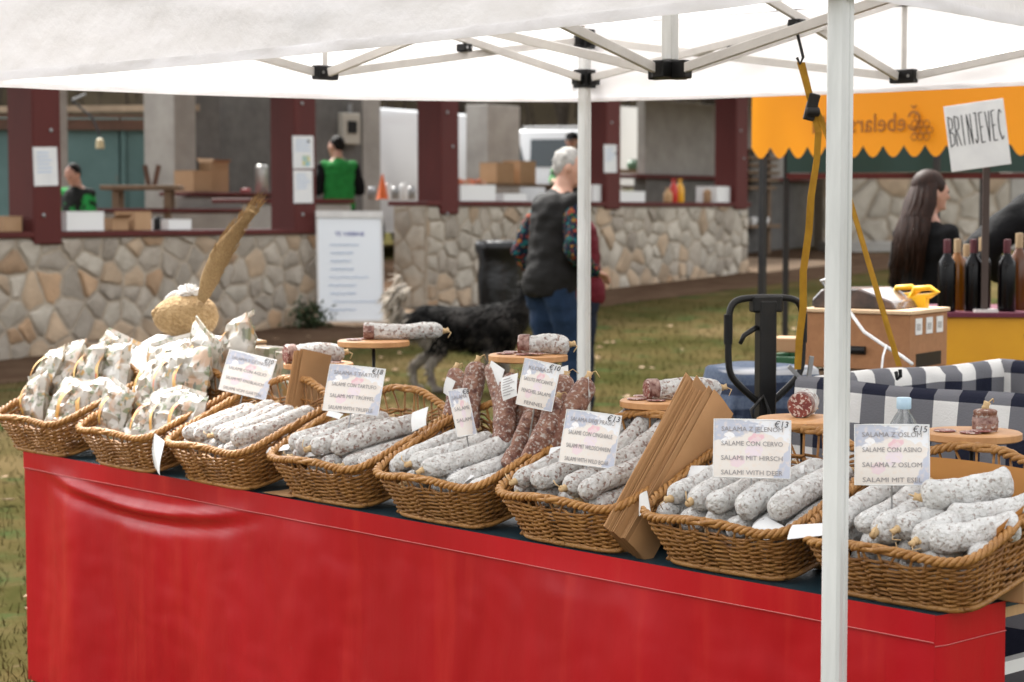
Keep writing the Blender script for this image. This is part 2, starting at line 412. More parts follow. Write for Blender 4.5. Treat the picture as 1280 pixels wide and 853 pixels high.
# ================================================================== masonry
def clip(poly, nx, ny, c):
    out = []
    for i in range(len(poly)):
        a, b = poly[i], poly[(i+1) % len(poly)]
        da = a[0]*nx + a[1]*ny - c; db = b[0]*nx + b[1]*ny - c
        if da <= 0: out.append(a)
        if (da < 0 < db) or (db < 0 < da):
            t = da / (da - db); out.append((a[0] + (b[0]-a[0])*t, a[1] + (b[1]-a[1])*t))
    return out
def stones(parent, x0, x1, z0, z1, dx, dz, seed, mats, y=0.0, jit=.42, gap=.005, proud=.026, base=None, flip=False, zlow=None):
    """individual stones of a rubble wall in the plane y of the parent; flip: plane x=y, running along +y"""
    rd = random.Random(seed); pts = []
    nz = max(1, round((z1 - z0)/dz)); nx = max(1, round((x1 - x0)/dx))
    for j in range(-1, nz + 1):
        for i in range(-1, nx + 1):
            if rd.random() < .16: continue
            pts.append((x0 + (i + .5 + (.5 if j % 2 else 0) + rd.uniform(-jit, jit)) * (x1-x0)/nx, z0 + (j + .5 + rd.uniform(-jit, jit)) * (z1-z0)/nz))
    for p in pts:
        poly = [(x0, z0), (x1, z0), (x1, z1), (x0, z1)]
        for q in pts:
            if q is p: continue
            ddx, ddz = q[0]-p[0], q[1]-p[1]
            if ddx*ddx + ddz*ddz > (3*max(dx, dz))**2: continue
            poly = clip(poly, ddx, ddz, (q[0]**2 - p[0]**2 + q[1]**2 - p[1]**2)/2)
            if len(poly) < 3: break
        if len(poly) < 3: continue
        cx = sum(a for a, _ in poly)/len(poly); cz = sum(b for _, b in poly)/len(poly)
        if zlow is not None and max(b for _, b in poly) < zlow(cx): continue
        rr = min(math.hypot(a-cx, b-cz) for a, b in poly); 
        if rr < .03: continue
        # round the corners: midpoints and pulled corners
        ring = []
        for i in range(len(poly)):
            a, b, c2 = poly[i-1], poly[i], poly[(i+1) % len(poly)]
            for t, s in ((a, .13), (c2, .13)):
                ring.append((b[0] + (t[0]-b[0])*s, b[1] + (t[1]-b[1])*s))
            md = ((b[0]+c2[0])/2, (b[1]+c2[1])/2); kk_ = 1 - rd.uniform(.0, .1)
            ring.append((cx + (md[0]-cx)*kk_, cz + (md[1]-cz)*kk_))
        def ins(k, g):
            o = []
            for a, b in ring:
                L = math.hypot(a-cx, b-cz); wv_ = 1 - .10*abs(mnoise.noise(Vector((a*9, b*9, seed))))
                o.append((cx + (a-cx)*max(.2, (L-g)/L)*k*wv_, cz + (b-cz)*max(.2, (L-g)/L)*k*wv_))
            return o
        pr = proud * rd.uniform(.6, 1.3); tx, tz = rd.uniform(-.08, .08), rd.uniform(-.08, .08)
        lv = [(ins(1, gap), -.01), (ins(.97, gap + .002), pr*.55), (ins(.84, gap + .004), pr)]
        mbx = MB(); rings = []
        for rg, h in lv:
            rr_ = [(a, y - h - (tx*(a-cx) + tz*(b-cz) if h > .02 else 0) - (rd.uniform(0, .006) if h > 0 else 0), b) for a, b in rg]
            rings.append([Vector((yy, aa, bb)) if flip else Vector((aa, yy, bb)) for aa, yy, bb in rr_])
        mbx.loft(rings, True)
        f = (cz - z0)/(z1 - z0); m = mats(rd, f)
        obj('stone', mbx, m, parent, smooth=50)

pav = thing('market_pavilion', 'open pavilion with rubble stone walls and dark red square posts', 'building', (F0.x, F0.y, 0), ROT_F)
def ppart(name, m, *boxes, bevel=.006, parent=None):
    b = MB()
    for q in boxes: b.box(*q)
    return obj(name, b, m, parent or pav, bevel=bevel)
zl, zr = 1.365, 1.635
lw = ppart('stone_wall', mortar, (-1.3, 3.78, -.012, .38, -.2, zl), bevel=0)
def gl(x): return gz(0, F0.y + ES.y * x) - .05
def pick_left(rd, f):
    r = rd.random()
    if f < .35: return stone_o if r < .35 else (stone_t if r < .75 else stone_g)
    return stone_g if r < .55 else (stone_w if r < .75 else (stone_t if r < .93 else stone_o))
stones(lw, -1.3, 3.78, .22, zl, .25, .145, 11, pick_left, zlow=gl, jit=.42)
def pick_right(rd, f):
    r = rd.random()
    if f < .35: return stone_t if r < .5 else (stone_o if r < .65 else stone_w)
    return stone_w if r < .6 else (stone_g if r < .85 else stone_t)
rw = ppart('stone_wall', mortar, (5.469, 12.05, -.012, .42, 0, zr), bevel=0)
stones(rw, 5.48, 12.05, .45, zr, .22, .175, 12, pick_right, zlow=gl, proud=.03)
stones(rw, 0, .42, .3, zr, .24, .2, 13, pick_right, y=5.48, flip=True)
ppart('sill', redbrown, (-1.3, 3.8, -.05, .45, zl + .002, zl + .05))
ppart('sill', redbrown, (5.46, 12.08, -.05, .5, zr + .002, zr + .05))
for s_, zb in ((.467, 1.31), (3.605, 1.372), (5.815, 1.55), (8.87, 1.6), (11.83, 1.6)):
    pst = ppart('post', redbrown, (s_ - .15, s_ + .15, -.055, .27, zb, 3.3), bevel=.012)
    for k in range(3):                                  # bolt heads
        bz = (1.55, 2.25, 2.6)[k]; b_ = MB(); b_.lathe([(.018, 0), (.018, .008), (.01, .012)], 8, Matrix.Translation((s_ + (-.05 if k != 1 else .04), -.054, bz)) @ Matrix.Rotation(R(90), 4, 'X'))
        obj('bolt', b_, grey_metal, pst)
# set back serving counter in the passage
zc = 1.66
ppart('counter_front', concrete, (3.95, 5.46, 1.0, 1.12, 1.02, zc))
ppart('shadow_plinth', concrete_d, (3.95, 5.46, 1.35, 1.5, .3, 1.02))  # set-back dark piece standing for the shadow gap below the counter front
ppart('counter_top', redbrown, (3.9, 5.46, .95, 1.5, zc + .003, zc + .05))
# inner walls, pillars
def bw(px0, px1, w, z0, z1, name, m, th=.2):
    s0 = fw(px0, 250, w)[0]; s1 = fw(px1, 250, w)[0]
    return ppart(name, m, (s0, s1, w, w + th, z0, z1))
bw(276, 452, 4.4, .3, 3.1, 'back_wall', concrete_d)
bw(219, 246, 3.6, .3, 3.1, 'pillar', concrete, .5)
bw(246, 276, 3.9, .3, 3.1, 'pillar_shade_side', concrete_d, .3)  # shaded side of the pillar, the shade put into a darker material
bw(454, 476, 4.4, .3, 3.1, 'pillar', concrete, .4)
bw(610, 650, 4.4, .3, 3.1, 'pillar', concrete, .4)
bw(76, 86, 3.6, .3, 3.1, 'pillar', concrete, .4)
s0 = fw(222, 250, 3.2)[0]; s1 = fw(372, 250, 3.2)[0]; za = fw(280, 246, 3.2)[1]; zb = fw(280, 264, 3.2)[1]
ppart('inner_counter', concrete, (s0, s1, 3.2, 3.45, .3, za))
ppart('inner_shelf', redbrown, (s0 + .1, s1, 3.1, 3.6, za + .003, za + .05))
s2 = fw(60, 265, 2.9)[0]
ppart('low_wall', concrete, (s2, s1, 2.9, 3.08, .3, zb - .02))
ppart('rail', redbrown, (s2, s1, 2.85, 3.12, zb - .017, zb + .03))
# recess on the right: rough wall, upper panel, rail, shelves
sA, _ = fw(931, 250, .9); sB, _ = fw(1068, 250, .9); zrail = fw(985, 211, .9)[1]
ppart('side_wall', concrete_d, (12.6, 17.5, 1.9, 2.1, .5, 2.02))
ppart('upper_panel', concrete, (12.6, 17.5, 1.92, 2.05, 2.08, 3.1))
ppart('rail', redbrown, (12.2, 17.5, 1.8, 2.1, 2.022, 2.077))
# roof, out of view, raised and stopped short so sky light reaches the interior
rf = ppart('roof', mat('roof_tile', (.2, .09, .06), .8, col2=(.14, .07, .05), scale=6), bevel=0)
b = MB(); b.prism([(-.45, 3.42), (2.3, 3.95), (2.3, 4.03), (-.45, 3.5)], -3.6, 17.8)
b.xf(Matrix.Rotation(R(90), 4, 'Z') @ Matrix.Scale(-1, 4, (0, 1, 0)) @ Matrix.Scale(1, 4))
obj('roof_deck', b, old_wood, pav)
bpy.data.objects.remove(rf)
ppart('eaves_beam', redbrown, (-3.5, 17.6, -.06, .2, 3.302, 3.42))
ppart('rear_beam', redbrown, (-3.5, 17.6, 2.15, 2.35, 3.8, 3.93))
for k in range(14):
    s_ = -3.2 + k * 1.6
    b = MB(); b.bar((s_, -.4, 3.36), (s_, 2.28, 3.87), .1, .12); obj('rafter', b, old_wood, pav)

# far stone wall to the right of the pavilion
fwall = thing('far_stone_wall', 'low pale flagstone wall with concrete ledge beyond the pavilion', 'wall', on_Y(1060, 262, 30.5) * 1, R(12))
fwall.location.z = 0
b = MB(); b.box(-.4, 2.65, .0, .4, .6, 2.1); wallcore = obj('wall_core', b, mortar, fwall)
stones(wallcore, -.4, 2.65, .9, 2.1, .36, .34, 21, lambda rd, f: stone_w if rd.random() < .75 else stone_t, gap=.014)
b = MB(); b.box(-.5, 2.7, -.45, -.06, .7, 1.12); obj('ledge', b, concrete, fwall, bevel=.02)
b = MB(); b.box(-.45, 2.7, -.05, .45, 2.103, 2.16); obj('coping', b, old_wood, fwall, bevel=.01)
b = MB(); b.box(2.72, 5.5, .1, .5, .5, 2.3); obj('end_wall', b, concrete, fwall)

# ================================================================== tent
P1 = on_Y(1047, 400, 4.15); P2 = on_Y(730, 400, 8.3)
P1.z = P2.z = 0
Cc = (P1 + P2) / 2; hd = (P2 - P1) / 2; pl = Vector((-hd.y, hd.x, 0))
P3 = Cc + pl * 1.02; P4 = Cc - pl
def at(p, z): return Vector((p.x, p.y, z))
tent = thing('canopy_tent', 'white pop-up canopy tent with aluminium scissor frame over the stall', 'tent')
LEGTOP = 2.33
AX = (P3 - P1).normalized(); ang_t = math.atan2(AX.y, AX.x)
def leg(p, zg):
    e = MB(); 
    prof = []
    hw = .022; c = .006
    sq = [(-hw+c, -hw), (hw-c, -hw), (hw, -hw+c), (hw, -.004), (hw-.003, -.002), (hw-.003, .002), (hw, .004), (hw, hw-c), (hw-c, hw), (-hw+c, hw), (-hw, hw-c), (-hw, .004), (-hw+.003, .002), (-hw+.003, -.002), (-hw, -.004), (-hw, -hw+c)]
    M = Matrix.Translation(at(p, 0)) @ Matrix.Rotation(ang_t, 4, 'Z')
    e.loft([[M @ Vector((x, y, z)) for x, y in sq] for z in (zg, LEGTOP)])
    o = obj('leg', e, alu_white, tent)
    f_ = MB(); f_.box(-.06, .06, -.06, .06, zg - .0, zg + .012, M); obj('foot_plate', f_, alu, o)
    k = MB(); k.box(-.034, .034, -.034, .034, 2.1, 2.175, M); k.box(-.07, .07, -.015, .015, 2.11, 2.16, M); k.box(-.015, .015, -.07, .07, 2.112, 2.158, M)
    obj('slider_bracket', k, blackpl, o, bevel=.003)
    k = MB(); k.box(-.032, .032, -.032, .032, LEGTOP - .07, LEGTOP + .01, M); k.box(-.06, .06, -.014, .014, LEGTOP - .06, LEGTOP - .015, M); k.box(-.014, .014, -.06, .06, LEGTOP - .058, LEGTOP - .017, M)
    obj('top_bracket', k, blackpl, o, bevel=.003)
    k = MB()
    for zz in (2.125, 2.15, LEGTOP - .05):
        k.lathe([(.006, 0), (.006, .003), (.003, .005)], 8, Matrix.Translation(at(p, zz)) @ Matrix.Rotation(ang_t, 4, 'Z') @ Matrix.Translation((0, -.034, 0)) @ Matrix.Rotation(R(90), 4, 'X'))
    obj('rivet', k, grey_metal, o)
    return o
for p in (P1, P2, P3, P4): leg(p, gz(p.x, p.y))
def bar(a, b, w=.016, h=.03, name='truss_bar'):
    e = MB(); e.bar(a, b, w, h); return obj(name, e, alu, tent, bevel=.002)
def joint(p, d, zz, s=(.05, .04, .05), name='joint_bracket'):
    M = Matrix.Translation(at(p, zz)) @ Matrix.Rotation(math.atan2(d.y, d.x), 4, 'Z')
    e = MB(); e.box(-s[0], s[0], -s[1]/2, s[1]/2, -s[2]/2, s[2]/2, M); o = obj(name, e, blackpl, tent, bevel=.004)
    k = MB()
    for sx in (-.6, .6):
        k.lathe([(.006, 0), (.006, .003)], 8, M @ Matrix.Translation((s[0]*sx, -s[1]/2, 0)) @ Matrix.Rotation(R(90), 4, 'X'))
    obj('rivet', k, grey_metal, o); return o
ZT, ZS, ZMB, ZMT = LEGTOP - .04, 2.14, 2.085, 2.36
mids = []
for a, b in ((P1, P3), (P3, P2), (P2, P4), (P4, P1)):
    m_ = (a + b)/2; d = (b - a).normalized(); off = Vector((-d.y, d.x, 0)) * .012; mids.append((m_, d))
    for q in (a, b):
        e = (m_ - q).normalized()
        bar(at(q, ZT) + e*.05 + off, at(m_, ZMB) - e*.03 + off); bar(at(q, ZS) + e*.05 - off, at(m_, ZMT) - e*.03 - off)
        mid = (at(q, ZT) + at(m_, ZMB) + at(q, ZS) + at(m_, ZMT))/4
        joint(Vector((mid.x, mid.y, 0)), d, mid.z, (.022, .05, .03), 'pivot')
    joint(m_, d, ZMB); joint(m_, d, ZMT, (.05, .04, .04))
    bar(at(m_, ZMB + .02), at(m_, ZMT - .02), .018, .018, 'strut')
ZCB, ZCT = 2.03, 2.42
for m_, d in mids:
    e = (Cc - m_).normalized(); off = Vector((-e.y, e.x, 0)) * .012
    bar(at(m_, ZMT) + e*.03 + off, at(Cc, ZCB) - e*.05 + off); bar(at(m_, ZMB) + e*.03 - off, at(Cc, ZCT) - e*.05 - off)
    f_ = .5
    mid = (at(m_, ZMT)+at(Cc, ZCB)+at(m_, ZMB)+at(Cc, ZCT))/4; joint(Vector((mid.x, mid.y, 0)), e, mid.z, (.022, .05, .03), 'pivot')
for zz in (ZCB, ZCT):
    M = Matrix.Translation(at(Cc, zz)) @ Matrix.Rotation(math.atan2(mids[0][1].y, mids[0][1].x), 4, 'Z')
    e = MB(); e.box(-.07, .07, -.022, .022, -.028, .028, M); e.box(-.021, .021, -.07, .07, -.027, .027, M); obj('hub', e, blackpl, tent, bevel=.004)
e = MB(); e.box(-.02, .02, -.02, .02, 2.06, 3.05, Matrix.Translation(at(Cc, 0)) @ Matrix.Rotation(ang_t, 4, 'Z')); obj('centre_post', e, alu_white, tent, bevel=.003)
# cloth roof with valance
PEAK = at(Cc, 3.12); ZE, ZV = 2.36, 2.035
for i, (a, b) in enumerate(((P1, P3), (P3, P2), (P2, P4), (P4, P1))):
    d = (b - a).normalized(); outn = ((a + b)/2 - Cc).normalized()
    A = a + (a - Cc).normalized()*.05; B = b + (b - Cc).normalized()*.05
    mbx = MB()
    def roof(u, v, A=A, B=B, i=i):
        p = at(A.lerp(B, u), ZE).lerp(PEAK, v)
        sag = -.10 * math.sin(math.pi*v) * (1 - .2*math.sin(math.pi*u))
        return p + Vector((0, 0, sag + .008*mnoise.noise(Vector((p.x*5, p.y*5, i)))))
    mbx.grid(roof, 24, 14)
    obj('roof_panel', mbx, canopy_m, tent, smooth=180)
    zA, zB = {0: (2.035, 1.972), 1: (1.972, 2.045), 2: (2.045, 2.05), 3: (2.05, 2.03)}[i]
    mbx = MB()
    def val(u, v, zA=zA, zB=zB, A=A, B=B, i=i, outn=outn):
        p = A.lerp(B, u); sag = (.018 if i in (0, 3) else .012) * math.sin(math.pi*u)
        z = ZE - (ZE - (zA + (zB - zA)*u)) * v - sag * v
        rip = .007*mnoise.noise(Vector((u*40 - v*14, v*12 + u*18, i + 3)))*min(1, v*3) + .016*v*mnoise.noise(Vector((u*9, v*1.5, i*7))) + .006*mnoise.noise(Vector((u*26 + v*9, v*9 - u*6, i))) * min(1, v*3)
        return at(p, z) + outn * (.012 + .025*v*math.sin(math.pi*u) + rip)
    mbx.grid(val, 70, 14)
    v_ = obj('valance', mbx, canopy_m, tent, smooth=180)
    hm = MB()
    hm.grid(lambda u, v, val=val, outn=outn: Vector(val(u, .93 + .07*v)) + outn*.0035*(1 if v < .5 else 1), 70, 2)
    obj('hem', hm, canopy_m, v_, smooth=180)

# ================================================================== table
table = thing('stall_table', 'long market table under blue-green oilcloth with a red skirt', 'table', at(TR, 0), ROT_T)
TD = .72                                                # local x: 0 at the right corner, -TLEN at the left; y away
b = MB(); b.box(-TLEN + .01, -.01, .01, TD, .71, .735); obj('table_top', b, raw_wood, table)
def top(u, v):
    x = -TLEN + TLEN*u; y = TD*v
    return (x, y + .0, .75 + .002*mnoise.noise(Vector((x*4, y*4, 0))))
b = MB(); b.grid(top, 60, 10); b.box(-TLEN + .003, -.003, .004, TD - .003, .7355, .746)
obj('oilcloth', b, teal_pvc, table, smooth=40)
def skirt(u, v):
    x = -TLEN + TLEN*u; z = .752 - .81*v
    L = u*TLEN
    # stretched corner with one long swag near the left end
    fold = .015*v**.6*math.sin(L*5.2 + 1.3*mnoise.noise(Vector((L*.8, v*.6, 2)))) + .03*v*mnoise.noise(Vector((L*1.5, v*.5, 4)))
    fold += .018*min(1, v*4)*mnoise.noise(Vector((L*4.5, v*.8, 9)))
    vc = .085 + .27*(1 - ((L - .78)/.72)**2) if .06 < L < 1.5 else -1
    if vc > 0:
        amp = .022 * math.sin(math.pi*(L - .06)/1.44)
        fold += amp*math.exp(-((v - vc*.42)/.02)**2) - .6*amp*math.exp(-((v - vc*.42 - .04)/.03)**2)
    fold += .0035*min(1, v*8)*mnoise.noise(Vector((L*16, v*5, 1))) + .003*min(1, v*8)*abs(mnoise.noise(Vector((L*7 + v*3, v*9 - L*2, 6))))
    return (x, -.008 - fold*min(1, v*7)*min(1, L/.12 + .1)*min(1, (TLEN - L)/.15 + .1), z)
b = MB(); b.grid(skirt, 220, 60); sk = obj('skirt', b, red_pvc, table, smooth=180)
def band(u, v):
    x = -TLEN - .002 + (TLEN + .004)*u; q = skirt(u, v*.062/.81)
    return (x, q[1] - .003, .7545 - .062*v)
b = MB(); b.grid(band, 160, 3); obj('hem_band', b, red_pvc, table, smooth=180)
st = MB(); st.tube([Vector(skirt(i/120, .056/.81)) + Vector((0, -.0045, 0)) for i in range(121)], .0012, 4); obj('stitching', st, mat('red_thread', (.5, .12, .11), .6), table)
for xs, sgn in ((0, 1), (-TLEN, -1)):
    def side(u, v, xs=xs, sgn=sgn):
        y = -.008 + .25*u; z = .752 - .81*v
        return (xs + sgn*(-.002 + .006*min(1, u*9) + .012*v*min(1, u*5)*mnoise.noise(Vector((u*4, v*1.3, xs))) + .012*v*math.sin(u*7)*min(1, u*5)), y, z)
    b = MB(); b.grid(side, 20, 24); obj('side_skirt', b, red_pvc, table, smooth=180)
    st = MB(); st.tube([Vector(side(i/16, .08)) + Vector((sgn*.002, 0, 0)) for i in range(17)], .0012, 4); obj('stitching', st, MATS['red_thread'], table)
for xs in (-.14, -TLEN/2, -TLEN + .14):
    for ys in (.1, TD - .08):
        b = MB(); b.box(xs - .02, xs + .02, ys - .02, ys + .02, -.07, .71); obj('leg', b, white_plastic if xs > -1 else alu, table, bevel=.004)
for xs in (-.14, -TLEN + .14):
    b = MB(); b.bar((xs, .1, .55), (xs, TD - .08, .55), .03, .03); b.bar((xs, .1, .12), (xs, TD - .08, .5), .02, .02); obj('leg_brace', b, white_plastic, table)

# ================================================================== wicker baskets
NPT = 176
def superell(p=.3):
    raw = []
    for i in range(2000):
        a = 2*math.pi*i/2000 - math.pi/2; c_, s_ = math.cos(a), math.sin(a)
        raw.append((math.copysign(abs(c_)**p, c_), math.copysign(abs(s_)**p, s_)))
    acc = [0]
    for i in range(1, 2001):
        a, b = raw[i-1], raw[i % 2000]; acc.append(acc[-1] + math.hypot((a[0]-b[0])*1.25, a[1]-b[1]))
    out = []; j = 0
    for k in range(NPT):
        t = acc[-1]*k/NPT
        while acc[j+1] < t: j += 1
        out.append(raw[j])
    return out
SE = superell()
BW0, BW1, BY0, BY1 = .185, .238, (0.0, .30), (-.045, .345)
def sstep(x, a, b):
    t = min(1, max(0, (x-a)/(b-a))); return t*t*(3-2*t)
def rimz(ex, ey):
    f = (ey + 1)/2; z = .122 + .06*f
    if ey > .5: z += .045*(1 - sstep(abs(ex), .1, .95))*sstep(ey, .6, 1)
    if ey < -.5: z += .012*(1 - sstep(abs(ex), .1, .8))
    return z
def gapz(ex, ey):
    if ey > .8: return .014 + .046*(1 - sstep(abs(ex), .35, .7))
    if ey < -.8: return .013 + .02*(1 - sstep(abs(ex), .4, .7))
    return .013
def bpt(k, z, out=0.0):
    ex, ey = SE[k % NPT]; q = z/.16
    hw = BW0 + (BW1-BW0)*q; y0 = BY0[0] + (BY1[0]-BY0[0])*q; y1 = BY0[1] + (BY1[1]-BY0[1])*q
    nrm = Vector((ex, ey, 0)).normalized()
    return Vector((ex*hw, (y0+y1)/2 + ey*(y1-y0)/2, z)) + nrm*out
def build_basket(sd=0):
    wv = MB(); rows = 17
    for r_ in range(rows):
        path = []
        for k in range(NPT):
            ex, ey = SE[k]; top_ = rimz(ex, ey) - gapz(ex, ey)
            z = .005 + (top_ - .005)*r_/(rows-1)
            ph = (k/2 + (r_ % 2)*2) % 4
            path.append(bpt(k, z + .0024*mnoise.noise(Vector((k*.07, r_*.9, sd*5.1))), .005*math.cos(math.pi*ph/2) + .0032*mnoise.noise(Vector((k*.11, r_*1.7, sd*3.3 + 9)))))
        wv.tube(path, .0037, 5, closed=True)
    wme = wv.mesh('weave', 180)
    sk_ = MB()
    for k in range(0, NPT, 4):
        ex, ey = SE[k]; zt = rimz(ex, ey)
        lean = 3 if abs(ey) > .8 else 0
        sk_.tube([bpt(k, .0), bpt(k, zt*.55), bpt(k + (lean if (k//4) % 1 == 0 else 0), zt)], .0032, 5)
    sme = sk_.mesh('stakes', 180)
    rm = MB()
    for s_ in range(3):
        path = []
        for k in range(0, 2*NPT):
            kk = k//2; a = bpt(kk, rimz(*SE[kk])); b2 = bpt(kk+1, rimz(*SE[(kk+1) % NPT])); p = a.lerp(b2, .5*(k % 2))
            ex, ey = SE[kk]; nrm = Vector((ex, ey, 0)).normalized()
            th = 2*math.pi*(k/(2*NPT)*30 + s_/3)
            path.append(p + (nrm + Vector((0, 0, 1)))*.003*mnoise.noise(Vector((kk*.08, s_, sd))) + nrm*.0078*math.cos(th) + Vector((0, 0, .0058*math.sin(th))))
        rm.tube(path, .0058, 6, closed=True)
    rme = rm.mesh('rim', 180)
    bs = MB(); n_ = 26
    for i in range(n_):
        x = -BW0 + 2*BW0*(i + .5)/n_
        bs.tube([(x, .004 + .292*j/24, .004 + .0028*(1 if (i + j) % 2 else -1)) for j in range(25)], .0062, 4)
    bme = bs.mesh('base', 180)
    fm = MB(); fm.tube([bpt(k, .001, .004) for k in range(0, NPT, 2)], .007, 6, closed=True); fme = fm.mesh('foot_rim', 180)
    return wme, sme, rme, bme, fme
BMV = [build_basket(i) for i in range(3)]
for BM in BMV:
    for me in BM: me.materials.append(wicker_rim if me.name.startswith(('rim', 'foot')) else wicker)
ULS = [4.0, 3.44, 2.905, 2.39, 1.887, 1.379, .868, .375]
BLAB = ['wicker basket of printed gift bags overhanging the end of the table',
        'wicker basket of printed gift bags with a white tag hanging beside it',
        'wicker basket of white salami behind the card priced €10 in garlic lettering',
        'wicker basket of white salami with the truffle card priced €18',
        'wicker basket with dark salami standing upright behind white ones',
        'wicker basket of salami with the wild boar card, beside the big kraft bags',
        'wicker basket of white salami with the deer card priced €13',
        'wicker basket lined with tan paper holding donkey salami, card priced €15']
TILT = R(14); BK = []
for i, u in enumerate(ULS):
    o = thing('wicker_basket', BLAB[i], 'basket', T(u - .24, .034 - .03*(i < 3) - .01*(i < 6), .7595), (TILT, 0, ROT_T), 'wicker baskets along the stall table')
    o.rotation_mode = 'XYZ'
    yaw = random.uniform(-.02, .02)
    o.rotation_euler = (Matrix.Rotation(ROT_T + yaw, 3, 'Z') @ Matrix.Rotation(TILT, 3, 'X')).to_euler()
    for me, nm in zip(BMV[i % 3], ('weave', 'stakes', 'rim', 'base', 'foot_rim')):
        c = link(nm, me, None, o)
        if nm in ('weave', 'stakes', 'base'): c['kind'] = 'stuff'
    M = Matrix.Translation(o.location) @ o.rotation_euler.to_matrix().to_4x4(); BK.append(M)
    # wooden block that props the back up
    pb = M @ Vector((.15, .24, 0)); hgt = pb.z - .752 - .016
    blk = MB(); blk.box(-.045, .045, -.035, .035, 0, hgt)
    tag(obj('wood_block', blk, raw_wood, None, (pb.x, pb.y, .7525), ROT_T, bevel=.003),
        'small wooden block propping the %s basket on the oilcloth' % ('end gift bag', 'second gift bag', 'garlic salami', 'truffle salami', 'upright dark salami', 'wild boar salami', 'deer salami', 'donkey salami')[i], 'block', 'wooden blocks under the baskets')

# ================================================================== salami
def salami_mesh(seed, L, r, bend, lump, knot=True, cutend=False):
    rd = random.Random(seed); n, m_ = 22, 40; rings = []
    ph = rd.uniform(0, 9)
    for j in range(m_ + 1):
        t = j/m_
        if cutend: prof = min(1, .97 + t*.3) if t < .85 else math.sqrt(max(0.02, 1 - ((t-.85)/.15)**2.2))
        else:
            e = .10
            prof = 1.0
            if t < e: prof = math.sqrt(max(.015, 1 - ((e-t)/e)**2.3))
            if t > 1-e*1.3: prof = math.sqrt(max(.012, 1 - ((t-1+e*1.3)/(e*1.3))**2.0))
        y = L*(t - .5); xo = bend*(1 - (2*t-1)**2); zo = .003*math.sin(t*7 + ph)
        ring = []
        for k in range(n):
            a = 2*math.pi*k/n
            rr_ = r*prof*(1 + lump*mnoise.noise(Vector((math.cos(a)*1.2 + ph, math.sin(a)*1.2, t*6))) + .05*mnoise.noise(Vector((math.cos(a)*3 + ph, math.sin(a)*3, t*22))) + .035*math.sin(t*5 + ph))
            ring.append(Vector((xo + rr_*math.cos(a), y, zo + rr_*math.sin(a))))
        rings.append(ring)
    b = MB(); b.loft(rings, True); me = b.mesh('salami', 60)
    k_ = MB(); y = L/2
    k_.tube([(0, y - .004, 0), (.001, y + .006, .001), (.004, y + .014, .003)], [.011, .007, .009], 8)
    k_.tube([(.007*math.cos(i*1.05), y + .004 + .0012*i*0, .007*math.sin(i*1.05)) for i in range(7)], .0022, 4)
    k_.tube([(.003, y + .01, .003), (.018, y + .022, -.004), (.024, y + .012, -.02)], .0014, 4)
    kme = k_.mesh('string_end', 180)
    return me, kme
WS = [salami_mesh(i, .265 + .011*(i % 5), .0265 + .0015*((i*3) % 5), (.004, -.006, .0, .009, -.003, .002, -.008, .005, .001)[i % 9], .1) for i in range(9)]
SS = [salami_mesh(20 + i, .19 + .01*i, .033, .004*(-1)**i, .12) for i in range(3)]
DS = [salami_mesh(40 + i, .27, .0285 + .001*i, (.010, -.012, .02, -.004)[i], .16) for i in range(4)]
for a, k in WS: a.materials.append(white_mould); k.materials.append(twine)
for a, k in SS: a.materials.append(white_mould2); k.materials.append(twine)
for a, k in DS: a.materials.append(dark_mould); k.materials.append(twine)
W2 = []
for a, k in WS:
    a2 = a.copy(); a2.materials.clear(); a2.materials.append(white_mould2); W2.append((a2, k))
def salami(var, M, label, group):
    o = link('salami', var[0], None); o.matrix_world = M @ Matrix.Diagonal((RSC*rs.uniform(.93, 1.08), 1, RSC*rs.uniform(.93, 1.08), 1)); tag(o, label, 'salami', group)
    link('string_end', var[1], None, o); return o
def in_basket(bi, var, x, y, z, yaw=0, pitch=0, roll=0, flip=False, label='', group=''):
    Ml = BK[bi] @ Matrix.Translation((x, y, z)) @ Matrix.Rotation(yaw + (math.pi if flip else 0), 4, 'Z') @ Matrix.Rotation(pitch, 4, 'X') @ Matrix.Rotation(roll, 4, 'Y')
    return salami(var, Ml, label, group)
rs = random.Random(17)
RSC = 1.0
def fill(bi, vars_, label, group, top, nrow=6, yaw0=0., y1=.165, z1=.1, hide=True):
    if hide:
        for i in range(5): in_basket(bi, rs.choice(SS), -.136 + .068*i, .155, .038, rs.uniform(-.03, .03), 0, rs.uniform(0, 6), rs.random() < .5, label, group)
    for i in range(nrow):
        x = (-.185 + .37*i/(nrow-1))
        in_basket(bi, rs.choice(vars_), x, y1 + rs.uniform(-.012, .016), z1 + rs.uniform(-.006, .006), yaw0 + rs.uniform(-.05, .05), rs.uniform(-.02, .04), rs.uniform(0, 6), rs.random() < .4, label, group)
    for x, y, z, yw, pt in top: in_basket(bi, rs.choice(vars_), x, y, z, yw, pt, rs.uniform(0, 6), rs.random() < .4, label, group)
RSC = .84
fill(2, WS, 'white mould salami in the basket with the garlic card', 'salami in the garlic card basket',
     [(-.15, .15, .144, .02, .02), (-.08, .165, .146, -.03, .03), (-.02, .17, .144, .04, .0), (.05, .16, .144, -.06, .02), (.14, .16, .144, -.1, 0)], nrow=8)
RSC = .97
fill(3, WS, 'white mould salami in the basket with the truffle card', 'salami in the truffle card basket',
     [(-.14, .17, .145, -.2, .0), (-.07, .16, .146, -.25, .02), (.0, .15, .147, -.32, .02), (.08, .17, .15, -.36, .02)], yaw0=-.25)
fill(4, W2, 'white salami lying in front of the dark upright ones', 'white salami before the dark ones',
     [(-.14, .15, .145, -.1, .03), (-.06, .14, .146, -.12, .05), (.02, .13, .145, -.16, .03)], nrow=5, yaw0=-.1, y1=.15)
